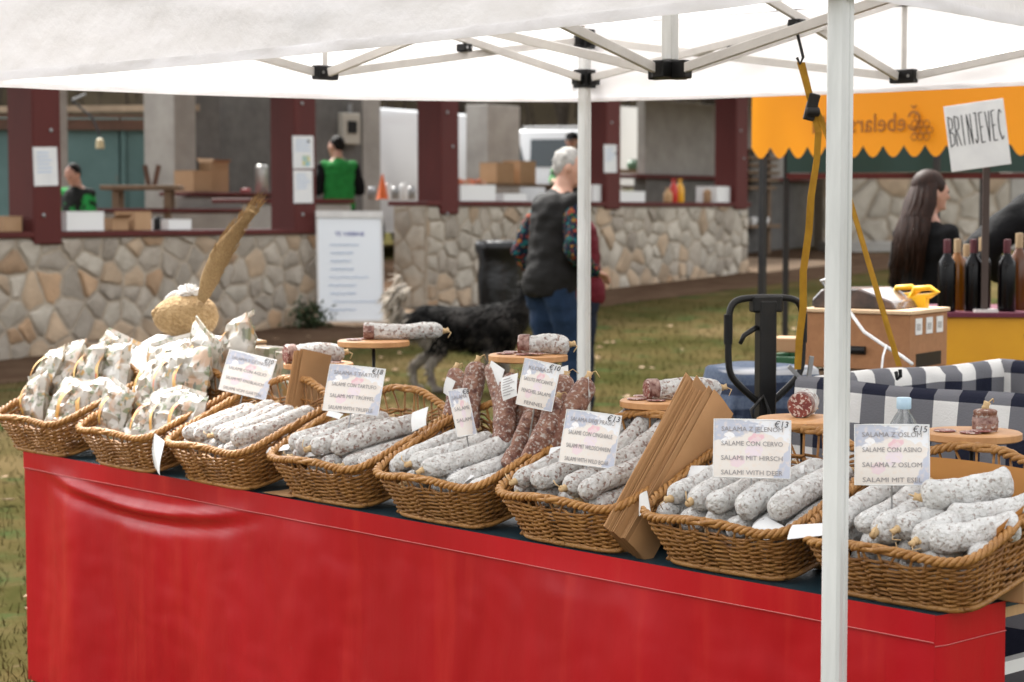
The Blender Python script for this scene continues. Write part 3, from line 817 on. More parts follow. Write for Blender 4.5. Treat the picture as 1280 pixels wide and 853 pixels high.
fill(5, WS, 'mottled salami in the basket with the wild boar card', 'salami in the wild boar card basket',
     [(-.16, .14, .15, .03, .0), (-.09, .15, .15, -.02, .0), (.02, .14, .15, .02, .0), (.1, .13, .15, -.02, .0), (-.12, .3, .155, .0, .3), (-.04, .31, .16, -.04, .32), (.04, .31, .16, .0, .3), (.12, .3, .155, .06, .3)])
RSC = .98
fill(6, W2, 'white salami in the basket with the deer card', 'salami in the deer card basket',
     [(-.16, .16, .15, .02, .0), (-.09, .165, .15, -.02, .0), (-.02, .155, .152, .02, .0), (.08, .165, .155, -.08, .02), (.155, .17, .152, -.04, .02)])
fill(7, W2, 'long white salami in the tan paper lined basket', 'long salami in the donkey card basket',
     [(-.17, .17, .145, .03, .04), (-.1, .17, .146, .02, .04), (-.03, .16, .146, -.04, .02)], nrow=5)
for x, y, z, yw, pt, fl in [(.03, .13, .15, -.3, .0, True), (.1, .1, .146, -.25, 0, True), (.16, .09, .142, -.75, 0, True), (.16, .17, .158, -.85, 0, True), (.085, .19, .195, -.8, .0, True)]:
    in_basket(7, SS[int(x*1000) % 3], x, y, z, yw, pt, rs.uniform(0, 6), fl, 'short stubby white salami with tied end in the paper lined basket', 'short salami in the donkey card basket')
def between(a, b, var):
    d = (b - a); L = d.length; y = d.normalized(); x = y.cross(Vector((0, 0, 1))).normalized(); z = x.cross(y)
    M = Matrix((x, y, z)).transposed().to_4x4(); M.translation = (a + b)/2
    return M @ Matrix.Rotation(rs.uniform(0, 6.28) if var is None else var, 4, 'Y') @ Matrix.Scale(L/.27, 4, (0, 1, 0))
RSC = 1.0
DK = 'dark brown salami standing upright with string loop at the top'
for i, (tp, bt, v1, v0) in enumerate([((570, 460), (556, 560), .36, .26), ((597, 452), (590, 570), .35, .25), ((614, 455), (628, 570), .33, .23), ((639, 468), (628, 568), .33, .22),
          ((655, 480), (645, 570), .36, .28), ((678, 505), (634, 588), .25, .15), ((698, 497), (655, 592), .25, .15), ((708, 470), (688, 560), .34, .24), ((735, 472), (676, 588), .31, .18), ((676, 470), (668, 560), .37, .28), ((722, 510), (700, 585), .29, .2)]):
    a = tv(*bt, v0); b_ = tv(*tp, v1)
    salami(DS[i % 4], between(a, b_, rs.uniform(-.6, .6)), DK, 'upright dark salami')

# ================================================================== boards on rods with tasting pieces
def lay(px, py, v, L, yaw, var, z):                    # lie on a board
    pass
bd = MB(); bd.lathe([(.02, -.006), (.108, -.006), (.1135, -.003), (.1135, .011), (.109, .014), (.02, .014)], 40)
board_me = bd.mesh('board', 40); board_me.materials.append(board_wood)
BDS = [((398, 456), .46), ((467, 428), .46), ((660, 446), .42), ((828, 503), .42), ((1003, 526), .42), ((1215, 543), .44)]
BDL = ['round wooden tasting board behind the small kraft bag stack', 'highest round wooden tasting board on a thin rod, with a long salami', 'round wooden tasting board above the dark upright salami',
       'round wooden tasting board tucked behind the big kraft bag stack', 'round wooden tasting board behind the deer card', 'round wooden tasting board with a tied salami stub']
BPOS = []
for i, ((px, py), v) in enumerate(BDS):
    c = tv(px, py, v); t = thing('tasting_board', BDL[i], 'board', (c.x, c.y, .752), rs.uniform(0, 3), 'round tasting boards on rods')
    h = c.z - .752 - .007
    o = link('board', board_me, None, t, (0, 0, h)); BPOS.append(Vector((c.x, c.y, c.z + .0075)))
    b = MB(); b.tube([(0, 0, .008), (0, 0, h)], .0055, 8); obj('rod', b, dark_metal, t, smooth=180)
    b = MB(); b.lathe([(.065, 0), (.065, .006), (.012, .012)], 20); obj('stand_foot', b, dark_metal, t, smooth=40)
    b = MB(); b.lathe([(.03, h - .004), (.03, h)], 14); obj('flange', b, dark_metal, t)
CR = (-EU)                                             # to the right along the table
def cut_salami(pos, yaw, L, r, seed, label, m=white_mould):
    me, k = salami_mesh(seed, L, r, .0, .1, cutend=True)
    me.materials.append(m); k.materials.append(twine)
    o = link('cut_salami', me, None); o.matrix_world = Matrix.Translation(pos + Vector((0, 0, r*1.0))) @ Matrix.Rotation(yaw - math.pi/2, 4, 'Z')
    tag(o, label, 'salami', 'cut salami on the boards')
    link('string_end', k, None, o)
    d = MB(); n_ = 20
    d.lathe([(.002, -L/2 - .004), (r*.93, -L/2 - .0035), (r*.99, -L/2)], n_, Matrix.Rotation(R(-90), 4, 'X')); obj('cut_face', d, cut_meat, o, smooth=40)
    p_ = MB(); p_.lathe([(r*1.02, -L/2), (r*1.06, -L/2 + .002), (r*1.06, -L/2 + .028), (r*1.02, -L/2 + .03)], n_, Matrix.Rotation(R(-90), 4, 'X'), cap=False)
    obj('peeled_end', p_, mat('peeled_end_%d' % seed, (.1, .025, .018), .5, col2=(.34, .22, .18), scale=70), o, smooth=40)
    return o
def yaw_of(dv): return math.atan2(dv.y, dv.x)
cut_salami(BPOS[0] + Vector((-.01, 0, 0)), R(25), .2, .03, 61, 'cut salami with peeled dark end on the board by the small kraft bags')
cut_salami(BPOS[1] + Vector((.095, .03, 0)), R(4), .25, .0255, 62, 'long uncut-looking salami overhanging the highest board')
cut_salami(BPOS[2] + Vector((.048, 0.01, 0)), R(-6), .145, .027, 63, 'short cut salami on the board above the dark salami')
cut_salami(BPOS[3] + Vector((.06, 0.02, 0)), R(14), .21, .027, 64, 'cut salami on the board behind the big kraft bags')
cut_salami(BPOS[4] + Vector((.01, .045, 0)), R(72), .11, .031, 65, 'salami with its speckled cut face turned to the customer')
o = cut_salami(BPOS[5] + Vector((.03, .0, 0)), 0, .05, .028, 66, 'stub of dark salami standing on its cut with the knot up', dark_mould)
o.matrix_world = Matrix.Translation(BPOS[5] + Vector((.03, .0, .028))) @ Matrix.Rotation(R(90), 4, 'X')
slm = MB(); slm.lathe([(.002, .0005), (.024, 0), (.026, .0015), (.024, .003), (.002, .0028)], 18); slice_me = slm.mesh('salami_slice', 40); slice_me.materials.append(cut_meat)
for bi, offs in ((1, [(-.06, -.02), (-.02, .03)]), (2, [(-.065, -.01), (-.01, -.045), (.02, -.06), (-.045, .05)]), (3, [(-.07, -.01), (-.02, -.05), (-.05, .04)]), (5, [(-.065, -.01), (-.015, -.05), (.01, -.045)]), (0, [(.06, -.02)])):
    for k, (dx, dy) in enumerate(offs):
        o = link('salami_slice', slice_me, None, None, BPOS[bi] + Vector((dx, dy, .0012 + .003*(k == 2))), (rs.uniform(-.02, .02), rs.uniform(-.03, .03), rs.uniform(0, 6)))
        tag(o, 'thin salami slice for tasting on the ' + ('board by the small kraft bags', 'highest round board', 'board above the dark salami', 'board behind the big kraft bags', '', 'board with the tied stub')[bi], 'salami slice', 'salami slices on the boards')

# ================================================================== flat printed things from their four corners
def rect(corners, C, nrm):
    nrm = nrm.normalized(); P = []
    for u, v in corners:                               # TL TR BR BL
        d = ray(u, v); P.append(CAMV + d*((C - CAMV).dot(nrm)/d.dot(nrm)))
    x = ((P[1]-P[0]) + (P[2]-P[3]))/2; y = ((P[0]-P[3]) + (P[1]-P[2]))/2
    w = x.length; x.normalize(); y = y - x*y.dot(x); h = y.length; y.normalize(); z = x.cross(y)
    M = Matrix((x, y, z)).transposed().to_4x4(); M.translation = sum(P, Vector())/4
    return M, w, h
def card_mat():
    m = bpy.data.materials.new('card_print'); m.use_nodes = True; N = m.node_tree.nodes; L = m.node_tree.links; b = N['Principled BSDF']
    b.inputs['Roughness'].default_value = .25; b.inputs['Coat Weight'].default_value = .3
    uv = N.new('ShaderNodeUVMap'); sp = N.new('ShaderNodeSeparateXYZ'); L.new(uv.outputs[0], sp.inputs[0])
    def math_(op, a, b_):
        n = N.new('ShaderNodeMath'); n.operation = op
        for i, q in enumerate((a, b_)):
            if isinstance(q, (int, float)): n.inputs[i].default_value = q
            else: L.new(q, n.inputs[i])
        return n.outputs[0]
    nz = N.new('ShaderNodeTexNoise'); nz.inputs['Scale'].default_value = 7; L.new(uv.outputs[0], nz.inputs['Vector'])
    wob = math_('MULTIPLY', math_('SUBTRACT', nz.outputs['Fac'], .5), .25)
    X = math_('ADD', sp.outputs[0], wob); Y = math_('ADD', sp.outputs[1], wob)
    def mix(fac, a, col):
        n = N.new('ShaderNodeMix'); n.data_type = 'RGBA'; L.new(fac, n.inputs['Factor'])
        if isinstance(a, tuple): n.inputs['A'].default_value = (*a, 1)
        else: L.new(a, n.inputs['A'])
        n.inputs['B'].default_value = (*col, 1); return n.outputs['Result']
    def stepn(v, lo, hi):
        n = N.new('ShaderNodeMapRange'); n.inputs['From Min'].default_value = lo; n.inputs['From Max'].default_value = hi; L.new(v, n.inputs['Value']); return n.outputs[0]
    def blob(cx, cy, r):
        dx = math_('SUBTRACT', X, cx); dy = math_('SUBTRACT', Y, cy)
        d = math_('SQRT', math_('ADD', math_('MULTIPLY', dx, dx), math_('MULTIPLY', dy, dy)), 0); return stepn(d, r, r*.8)
    col = mix(stepn(math_('ADD', X, math_('MULTIPLY', Y, .0)), 2, 3), (.36, .4, .52), (.3, .3, .3))
    # pale ham and tray shape below a slanting line
    col = mix(stepn(math_('SUBTRACT', math_('ADD', .62, math_('MULTIPLY', X, .3)), Y), -.01, .02), col, (.72, .66, .6))
    col = mix(stepn(math_('ADD', X, math_('MULTIPLY', Y, -.32)), .78, .8), col, (.4, .44, .56))     # blue edge at the right
    col = mix(stepn(math_('SUBTRACT', Y, math_('SUBTRACT', 1.22, math_('MULTIPLY', X, .62))), 0, .03), col, (.74, .76, .8))   # white napkin, top right
    col = mix(blob(.2, .72, .07), col, (.8, .8, .82)); col = mix(blob(.14, .62, .05), col, (.78, .78, .8))
    col = mix(blob(.56, .7, .085), col, (.72, .38, .44)); col = mix(blob(.56, .66, .05), col, (.72, .5, .54))
    col = mix(blob(.52, .45, .13), col, (.72, .6, .66)); col = mix(blob(.3, .27, .1), col, (.74, .55, .6))
    n2 = N.new('ShaderNodeTexNoise'); n2.inputs['Scale'].default_value = 16; L.new(uv.outputs[0], n2.inputs['Vector'])
    f2 = math_('MULTIPLY', stepn(n2.outputs['Fac'], .52, .66), .45)
    col = mix(f2, col, (.74, .6, .48))
    fw_ = N.new('ShaderNodeValue'); fw_.outputs[0].default_value = .22; col = mix(fw_.outputs[0], col, (.8, .76, .74))
    L.new(col, b.inputs['Base Color']); return m
card_print = card_mat()
sleeve_m = mat('card_sleeve', (.8, .81, .82), .15, alpha=.35, coat=.4)
def price_card(corners, v, nrm, lines, price, label, tail=.12, lsize=1.0):
    c = (sum(a for a, _ in corners)/4, sum(b for _, b in corners)/4); C = tv(c[0], c[1], v)
    M, w, h = rect(corners, C, nrm)
    t = thing('price_card', label, 'price card', group='price cards over the baskets'); t.matrix_world = M
    bend = .006
    f_ = lambda u, q: ((u-.5)*w, (q-.5)*h, bend*(1-(2*u-1)**2) + .002*math.sin(q*5))
    b = MB(); b.grid(f_, 14, 10); b.grid(lambda u, q: Vector(f_(1-u, q)) - Vector((0, 0, .0016)), 14, 10)
    obj('print', b, card_print, t, smooth=180)
    b = MB(); e = .05
    b.tube([f_(0, 0), f_(.25, 0), f_(.5, 0), f_(.75, 0), f_(1, 0), f_(1, .5), f_(1, 1), f_(.75, 1), f_(.5, 1), f_(.25, 1), f_(0, 1), f_(0, .5)], .0016, 4, closed=True); obj('sleeve_edge', b, white_plastic, t)
    for i, s in enumerate(lines):
        me = textmesh(s, h*.115*lsize, .0002); k = (w*.8/ max(1e-3, max(v_.co.x for v_ in me.vertices) - min(v_.co.x for v_ in me.vertices)))
        for v_ in me.vertices:
            v_.co.x *= min(1.15, k); v_.co.x += w*.0; v_.co.y += h*(.33 - .25*i); uu = v_.co.x/w + .5; qq = v_.co.y/h + .5
            v_.co.z += bend*(1-(2*uu-1)**2) + .002*math.sin(qq*5) + .0009
        link('lettering', me, grey_ink, t)
    me = textmesh(price, h*.15, .0003)
    for v_ in me.vertices:
        x, y = v_.co.x, v_.co.y; v_.co.x = x + w*.38 + y*.2; v_.co.y = y + h*.42; uu = v_.co.x/w + .5; v_.co.z += bend*(1-(2*uu-1)**2) + .002
    link('price', me, ink, t)
    st_ = MB(); st_.tube([(0, h*.2, -.004), (0, -h*.5, -.004), (0, -h*.5 - tail, -.012)], .0022, 5); obj('holder_wire', st_, grey_metal, t)
    return t
NB = -EV                                                # towards the customer
VC = Vector((-.1, -1, .0))
def face(k, up): return (NB*k + Vector((0, -1, 0))*(1-k) + Vector((0, 0, up)))
price_card([(281, 436), (340, 449), (337, 502), (279, 488)], .26, face(.55, .25), ['SALAMA S ČESNOM', 'SALAME CON AGLIO', 'SALAMI MIT KNOBLAUCH', 'SALAMI VOM GARTEN'], '€10', 'price card priced €10, steeply tilted beside the printed gift bags')
price_card([(414, 456), (483, 461), (471, 521), (402, 512)], .15, face(.4, .25), ['SALAMA S TARTUFI', 'SALAME CON TARTUFO', 'SALAMI MIT TRÜFFEL', 'SALAMI WITH TRUFFLE'], '€18', 'price card priced €18 for truffle salami, leaning on the small kraft bags')
price_card([(574, 486), (597, 484), (582, 544), (558, 550)], .14, face(-.6, .35), ['SALAMA', 'SALAME', 'SALAMI'], '€8', 'narrow side-turned price card before the dark salami')
price_card([(649, 447), (693, 455), (697, 517), (652, 506)], .18, face(.5, .1), ['KLOBASA', 'SALUTE PICCANTE', 'FENCHEL SALAMI', 'FENNEL'], '€10', 'upright price card hanging over the dark salami, under the board')
price_card([(709, 512), (778, 520), (766, 587), (698, 577)], .08, face(.4, .2), ['SALAMA DIVJI PRAŠIČ', 'SALAME CON CINGHIALE', 'SALAMI MIT WILDSCHWEIN', 'SALAMI WITH WILD BOAR'], '€13', 'price card for wild boar salami priced €13')
price_card([(895, 524), (991, 526), (985, 599), (889, 596)], .085, face(.1, .2), ['SALAMA Z JELENOM', 'SALAME CON CERVO', 'SALAMI MIT HIRSCH', 'SALAMI WITH DEER'], '€13', 'price card for deer salami priced €13')
price_card([(1068, 531), (1160, 531), (1163, 607), (1069, 606)], .12, face(.1, .12), ['SALAMA Z OSLOM', 'SALAME CON ASINO', 'SALAMA Z OSLOM', 'SALAMI MIT ESEL'], '€15', 'price card for donkey salami priced €15')

# paper tags
def paper_tag(corners, v, nrm, label, lines=0, m=None):
    c = (sum(a for a, _ in corners)/4, sum(b for _, b in corners)/4); C = tv(c[0], c[1], v); M, w, h = rect(corners, C, nrm)
    b = MB(); f_ = lambda u, q: ((u-.5)*w, (q-.5)*h, .08*h*math.sin(q*3 + u) )
    b.grid(f_, 5, 8); b.grid(lambda u, q: Vector(f_(1-u, q)) - Vector((0, 0, .0008)), 5, 8)
    o = obj('paper_tag', b, m or white_paper, None, smooth=180); o.matrix_world = M; tag(o, label, 'paper tag', 'white paper tags on the salami')
    if lines:
        b = MB()
        for i in range(lines):
            q = .85 - .7*i/max(1, lines-1); z = .08*h*math.sin(q*3 + .5)
            b.add([(-.38*w, (q-.5)*h, z + .0016), ((.1 + .28*((i*7) % 3)/2)*w, (q-.5)*h, z + .0016), ((.1 + .28*((i*7) % 3)/2)*w, (q-.5)*h + .0022, z + .0016), (-.38*w, (q-.5)*h + .0022, z + .0016)], [(0, 1, 2, 3)])
        obj('small_print', b, grey_ink, o)
    return o
UP = lambda k: NB + Vector((0, 0, k))
paper_tag([(200, 549), (209, 558), (197, 588), (187, 576)], -.055, NB + EU*.4, 'white tag hanging over the rim between the gift bags and garlic salami', 0)
paper_tag([(338, 560), (362, 554), (364, 563), (332, 566)], .02, UP(1.2), 'crumpled white tag at the front of the truffle basket, beside the first salami')
paper_tag([(384, 557), (404, 556), (410, 568), (383, 572)], .03, UP(.6), 'folded white tag in the front middle of the truffle basket')
paper_tag([(514, 516), (531, 510), (537, 530), (517, 540)], .16, NB + Vector((0, 0, .4)), 'white tag against the back weave of the truffle basket')
paper_tag([(412, 513), (432, 518), (421, 524), (408, 519)], .12, UP(.8), 'white tag tucked under the truffle card')
paper_tag([(562, 575), (592, 598), (580, 603), (545, 592)], .05, UP(1.2), 'printed white label lying on white salami before the dark ones', 4)
paper_tag([(555, 470), (566, 474), (566, 500), (558, 492)], .3, NB, 'white tag behind the outermost dark salami')
paper_tag([(624, 474), (645, 466), (649, 495), (632, 500)], .24, NB + Vector((0, 0, .2)), 'printed white label on the dark salami beside the upright card', 7)
paper_tag([(612, 450), (630, 462), (626, 486), (614, 475)], .3, NB + EU*.3, 'grey-white label in shade between two dark salami')
paper_tag([(722, 480), (742, 466), (732, 500), (724, 512)], .3, NB + EU*.3, 'narrow white label on the leaning dark salami by the wild boar card')
paper_tag([(700, 458), (710, 458), (712, 480), (702, 486)], .34, NB, 'white label on a string below the board over the dark salami')
paper_tag([(686, 561), (700, 557), (700, 574), (688, 576)], .16, UP(.6), 'white tag at the left of the wild boar card')
paper_tag([(790, 577), (801, 578), (799, 592), (786, 590)], .16, UP(.5), 'white tag between wild boar salami and the big kraft bags')
paper_tag([(808, 613), (812, 645), (800, 640), (800, 621)], .0, NB + EU*.6, 'curled white tag at the corner of the deer basket')
paper_tag([(862, 584), (892, 580), (893, 598), (860, 596)], .17, UP(.9), 'crumpled white paper at the left foot of the deer card')
paper_tag([(868, 623), (888, 621), (884, 652), (862, 648)], .08, UP(1.0), 'white label wrapped round a deer salami')
paper_tag([(955, 643), (984, 661), (960, 676), (936, 668)], .03, UP(1.2), 'white label lying at the front of the deer basket', 0)
paper_tag([(985, 657), (1033, 653), (1036, 670), (990, 674)], -.01, UP(1.2), 'wide white paper on the corner of the donkey basket')
paper_tag([(985, 588), (1007, 580), (1003, 592), (982, 602)], .2, UP(.6), 'white tag at the right foot of the deer card')
paper_tag([(1228, 657), (1252, 651), (1250, 657), (1232, 665)], .14, UP(1), 'white tag under the short salami in the paper lined basket')

# tan paper lining in the last basket
b = MB(); b.grid(lambda u, q: (-.2 + .43*u, .318 + .016*q + .012*math.sin(u*4) - .01*(1-q), .075 + .125*q), 20, 6)
b.grid(lambda u, q: (.205 + .022*q, .08 + .25*u, .06 + .105*q + .03*u*q), 12, 6)
o = obj('lining_paper', b, kraft_orange, None, smooth=180); o.matrix_world = BK[7]; tag(o, 'tan paper lining the back of the donkey salami basket', 'paper')

# kraft paper bag stacks
def tu(px, py, u):
    d = ray(px, py); P0 = T(u, 0, 0); t = (P0 - CAMV).dot(EU)/d.dot(EU); return CAMV + d*t
def kraft_stack(A, B, D, C, u, n, label, fan):
    P = [tu(*q, u) for q in (A, B, D, C)]
    x = ((P[2]-P[1]) + (P[3]-P[0]))/2; y = ((P[1]-P[0]) + (P[2]-P[3]))/2; w = x.length; x.normalize(); y -= x*y.dot(x); h = y.length; y.normalize(); z = x.cross(y)
    M = Matrix((x, y, z)).transposed().to_4x4(); M.translation = (P[3] + P[0])/2
    t = thing('paper_bag_stack', label, 'paper bags', group='stacks of kraft paper bags'); t.matrix_world = M
    rd = random.Random(n); sgn = 1 if z.dot(EU) > 0 else -1
    for i in range(n):
        b = MB(); a = fan*i*sgn; ww = w*rd.uniform(.9, 1.05); hh = h*rd.uniform(.96, 1.05); off = rd.uniform(-.006, .006)
        zz = sgn*(.0032*i)
        def f_(u_, q, a=a, ww=ww, hh=hh, off=off, zz=zz, i=i): return ((u_-.5)*ww + off - .004*i, hh*q*math.cos(a), zz + hh*q*math.sin(a) + .004*math.sin(q*4 + i)*q + .003*math.sin(u_*5 + i))
        b.grid(f_, 4, 7); b.grid(lambda u_, q: Vector(f_(1-u_, q)) + Vector((0, 0, .0022*sgn)), 4, 7)
        e_ = [f_(0, q/7) for q in range(8)]; b.add([Vector(p) for p in e_] + [Vector(p) + Vector((0, 0, .0022*sgn)) for p in e_], [(k, k+1, k+9, k+8) for k in range(7)])
        obj('paper_bag', b, kraft, t, smooth=60)
    return t
kraft_stack((784, 676), (884, 482), (912, 516), (813, 708), .884, 14, 'thick fanned stack of brown kraft bags between two baskets', .0035)
kraft_stack((365, 512), (393, 441), (425, 450), (404, 518), 2.62, 6, 'small stack of brown kraft bags leaning by the truffle card', .006)
# loose kraft bag lying under the third basket's corner
b = MB(); b.grid(lambda u, q: (-.07 + .14*u, -.0 + .1*q, .002 + .012*math.sin(u*3)*q), 6, 4)
o = obj('kraft_sheet', b, kraft, None, T(2.36, .0, .7545), ROT_T, smooth=180); tag(o, 'scrap of kraft paper showing between two basket bottoms', 'paper')

# ================================================================== printed gift bags at the left end
def gift_mat():
    m = mat('gift_bag_print', (.5, .475, .43), .25, col2=(.44, .39, .33), scale=5, bump=.25, bscale=14, coat=.5)
    mixmats(m, [((.46, .3, .2), 16, .53, .6, (1, 1, 1)), ((.2, .23, .14), 30, .56, .59, (1, .3, 1)), ((.1, .11, .08), 55, .61, .64, (1, 1, .4)), ((.5, .28, .08), 24, .64, .67, (1, 1, 1)), ((.62, .6, .56), 9, .56, .62, (1, 1, 1))])
    nt = m.node_tree; N = nt.nodes; L = nt.links; t = N.new('ShaderNodeBsdfTranslucent'); t.inputs['Color'].default_value = (.8, .74, .64, 1)
    mx = N.new('ShaderNodeMixShader'); mx.inputs[0].default_value = .22; L.new(N['Principled BSDF'].outputs[0], mx.inputs[1]); L.new(t.outputs[0], mx.inputs[2]); L.new(mx.outputs[0], N['Material Output'].inputs[0]); return m
gift_m = gift_mat()
orange_print = mat('orange_sticker', (.55, .25, .05), .4, col2=(.6, .42, .15), scale=40)
mixmats(orange_print, [((.5, .06, .04), 30, .56, .62, (1, 1, 1))])
def bag_mesh(seed):
    rd = random.Random(seed); b = MB(); W_, H_ = .23, .235
    for sg in (1, -1):
        def f_(u, q, sg=sg):
            x = (u-.5)*W_; e = (max(0, 1-(2*u-1)**2)**.6)*(max(0, 1-(2*q-1)**4)**.8)
            th = .04*e*(1 + .5*mnoise.noise(Vector((u*4, q*4, seed + sg)))) + .03*e*mnoise.noise(Vector((u*11 + q*5, q*12 - u*6, seed*3 + sg))) + .007*mnoise.noise(Vector((u*16, q*5, seed + 2)))
            return (x*(1 + .06*mnoise.noise(Vector((q*4, seed, 1)))) + .006*mnoise.noise(Vector((q*9, seed, 4))), sg*(-th) + .012*math.sin(seed + u*3)*(2*q-1)**2, H_*q + .008*mnoise.noise(Vector((u*6, q, seed))))
        b.grid(f_ if sg == 1 else (lambda u, q, f_=f_: f_(1-u, q)), 11, 13)
    return b.mesh('pouch', 24)
BMS = [bag_mesh(i) for i in range(5)]
for me in BMS: me.materials.append(gift_m)
stk = MB(); stk.grid(lambda u, q: (-.011 + .022*u + .004*math.sin(q*6), -.062 + .02*(2*q-1)**2, .06 + .12*q), 2, 10); stk_me = stk.mesh('sticker_band', 180); stk_me.materials.append(orange_print)
seal = MB(); seal.box(-.1, .1, -.002, .002, .228, .244); seal_me = seal.mesh('seal_strip'); seal_me.materials.append(gift_m)
GB = [((40, 545), .06, -.25, .1, 0), ((72, 550), .03, .15, .1, 1), ((104, 552), .08, -.15, .15, 2), ((132, 560), .05, .2, .1, 4), ((162, 566), .03, .25, .2, 3), ((196, 570), .05, -.2, .12, 4), ((218, 572), .08, .1, .1, 0),
      ((40, 515), .16, .2, .1, 2), ((72, 512), .2, -.1, .1, 3), ((104, 520), .18, -.2, .1, 1), ((135, 520), .22, -.1, .1, 0), ((168, 528), .18, .2, .2, 1), ((200, 530), .2, .1, .1, 2), ((232, 535), .2, -.15, .1, 3), ((118, 505), .28, .3, .1, 4), ((212, 515), .3, -.25, .1, 0),
      ((250, 512), .34, .3, .05, 4), ((292, 500), .42, -.2, .15, 1)]
NG = 16
for i, ((px, py), v, roll, back, k) in enumerate(GB):
    p = tv(px, py, v)
    p.z = max(p.z, .80) + (.03 if v > .12 else .015)
    t = thing('gift_bag', 'shiny cream gift bag with botanical print heaped in the end baskets' if i < NG else ('tall printed gift bag standing against the straw rabbit' if i == NG else 'printed gift bag behind the garlic price card'), 'gift bag', p, group='printed gift bags')
    t.rotation_euler = (Matrix.Rotation(ROT_T + rs.uniform(-.5, .3), 3, 'Z') @ Matrix.Rotation(-back - ((.1 + .35*((i*37 % 10)/10)) if i < NG else 0), 3, 'X') @ Matrix.Rotation(roll, 3, 'Y')).to_euler()
    sc = .88 if i < 7 else (1.0 if i < NG else 1.1); t.scale = (sc, sc, sc)
    link('pouch', BMS[k], None, t); link('seal_strip', seal_me, None, t, (0, .02*math.sin(k), 0)); link('sticker_band', stk_me, None, t)
# crate under the rabbit, sheets, boxes
pz = tv(235, 424, .5); cb = MB()
crate = thing('wooden_crate', 'upturned wooden crate under the straw rabbit', 'crate', (pz.x, pz.y, .752), ROT_T)
hh = pz.z - .752 - .004
for k in range(4):
    for (x0, x1, y0, y1) in ((-.17, .2, -.03, -.018), (-.17, .2, .188, .2), (-.17, -.158, -.017, .187), (.188, .2, -.017, .187)):
        b = MB(); b.box(x0, x1, y0, y1, .003 + hh*k/4, hh*(k + .86)/4); obj('slat', b, raw_wood, crate, bevel=.002)
b = MB(); b.box(-.17, .2, -.03, .2, hh - .008, hh); obj('top_panel', b, raw_wood, crate)
qA, qB, qC, qD = tv(134, 466, .30), tv(226, 470, .30), tv(268, 428, .455), tv(196, 420, .455)
qC.z = qD.z = pz.z + .012
def sheet_(u, q):
    if q < .7: p = qA.lerp(qB, u).lerp(qD.lerp(qC, u), q/.7) + Vector((0, 0, .014*math.sin(math.pi*q/.7) + .004*math.sin(u*6)))
    else: p = qD.lerp(qC, u) + EV*(.2*(q - .7)/.3) + Vector((0, 0, -.009*min(1, (q-.7)*8)))
    return p
b = MB(); b.grid(sheet_, 14, 20)
o = obj('paper_sheet', b, white_paper, None, smooth=180); tag(o, 'big white paper sheet sloping down from under the straw rabbit', 'paper')
for k, (px, py, v, s_, lab) in enumerate([(372, 466, .56, (.15, .08, .14), 'printed cream box behind the small kraft bags'), (333, 462, .6, (.13, .08, .16), 'printed cream box behind the garlic card'), (352, 488, .5, (.17, .08, .07), 'low printed cream box under the cut salami board')]):
    p = tv(px, py, v); b = MB(); b.box(-s_[0]/2, s_[0]/2, -s_[1]/2, s_[1]/2, .752 - p.z, s_[2]/2)
    tag(obj('printed_box', b, gift_m, None, p, ROT_T + .1*k, bevel=.003), lab, 'box', 'printed cream boxes')

# straw rabbit
straw = mat('straw', (.5, .34, .17), .85, col2=(.34, .21, .09), scale=60, bump=1.0, bscale=90, stretch=(1, 1, 1))
straw_l = mat('straw_ear', (.54, .37, .18), .8, col2=(.38, .23, .1), scale=40, bump=.8, bscale=80, stretch=(6, 6, .6))
fluff = mat('white_fluff', (.82, .8, .78), .95)
rb = thing('straw_rabbit', 'straw Easter rabbit with one long upright ear and white fluff', 'rabbit decoration', (pz.x, pz.y, pz.z + .003), 0)
b = MB(); rings = []
for j in range(25):
    t_ = j/24; x = -.125 + .235*t_; pr = math.sqrt(max(.004, 1 - abs(2*t_-1)**2.3)); pr *= (.86 + .2*t_)
    rings.append([Vector((x, .088*pr*math.cos(a)*(1 + .03*mnoise.noise(Vector((t_*8, a, 0)))), .078 + .082*pr*math.sin(a)*(1 + .03*mnoise.noise(Vector((t_*8, a, 3)))))) for a in [2*math.pi*k/24 for k in range(24)]])
b.loft(rings); obj('body', b, straw, rb, smooth=180)
fb = MB(); rd = random.Random(4)
for i in range(1800):
    a = rd.uniform(0, 6.283); t_ = rd.uniform(.04, .96); pr = math.sqrt(1 - (2*t_-1)**2)*(.8 + .28*t_)
    p = Vector((-.125 + .235*t_, .088*pr*math.cos(a), .078 + .082*pr*math.sin(a))); q = Vector((rd.uniform(-1, 1), rd.uniform(-1, 1), rd.uniform(-1, 1)))*.02
    n_ = Vector((0, math.cos(a), math.sin(a)))*rd.uniform(.0, .007); w_ = Vector((0, -math.sin(a), math.cos(a)))*.0009
    fb.add([p + n_*.2 - w_, p + n_*.2 + w_, p + q*.7 + n_], [(0, 1, 2)])
tag(obj('straw_fibres', fb, straw, rb), kind='stuff')
eb = tv(254, 372, .5) - rb.location; et = tv(322, 254, .5) - rb.location
b = MB(); rings = []; d = (et - eb); dn = d.normalized(); sx = Vector((dn.z, 0, -dn.x)).normalized(); sy = Vector((0, 1, 0))
EARW = [.016, .024, .03, .033, .034, .034, .033, .028, .025, .02, .015, .017, .021]
for j, w_ in enumerate(EARW):
    t_ = j/(len(EARW)-1); p = eb + d*t_ + sx*(-.02*math.sin(math.pi*t_)) - dn*.02
    rings.append([p + sx*w_*math.cos(a)*(1 + .12*mnoise.noise(Vector((t_*14, a*2, 0)))) + sy*w_*.55*math.sin(a)*(1 + .12*mnoise.noise(Vector((t_*14, a*2, 5)))) for a in [2*math.pi*k/14 for k in range(14)]])
b.loft(rings); obj('ear', b, straw_l, rb, smooth=180)
fb = MB()
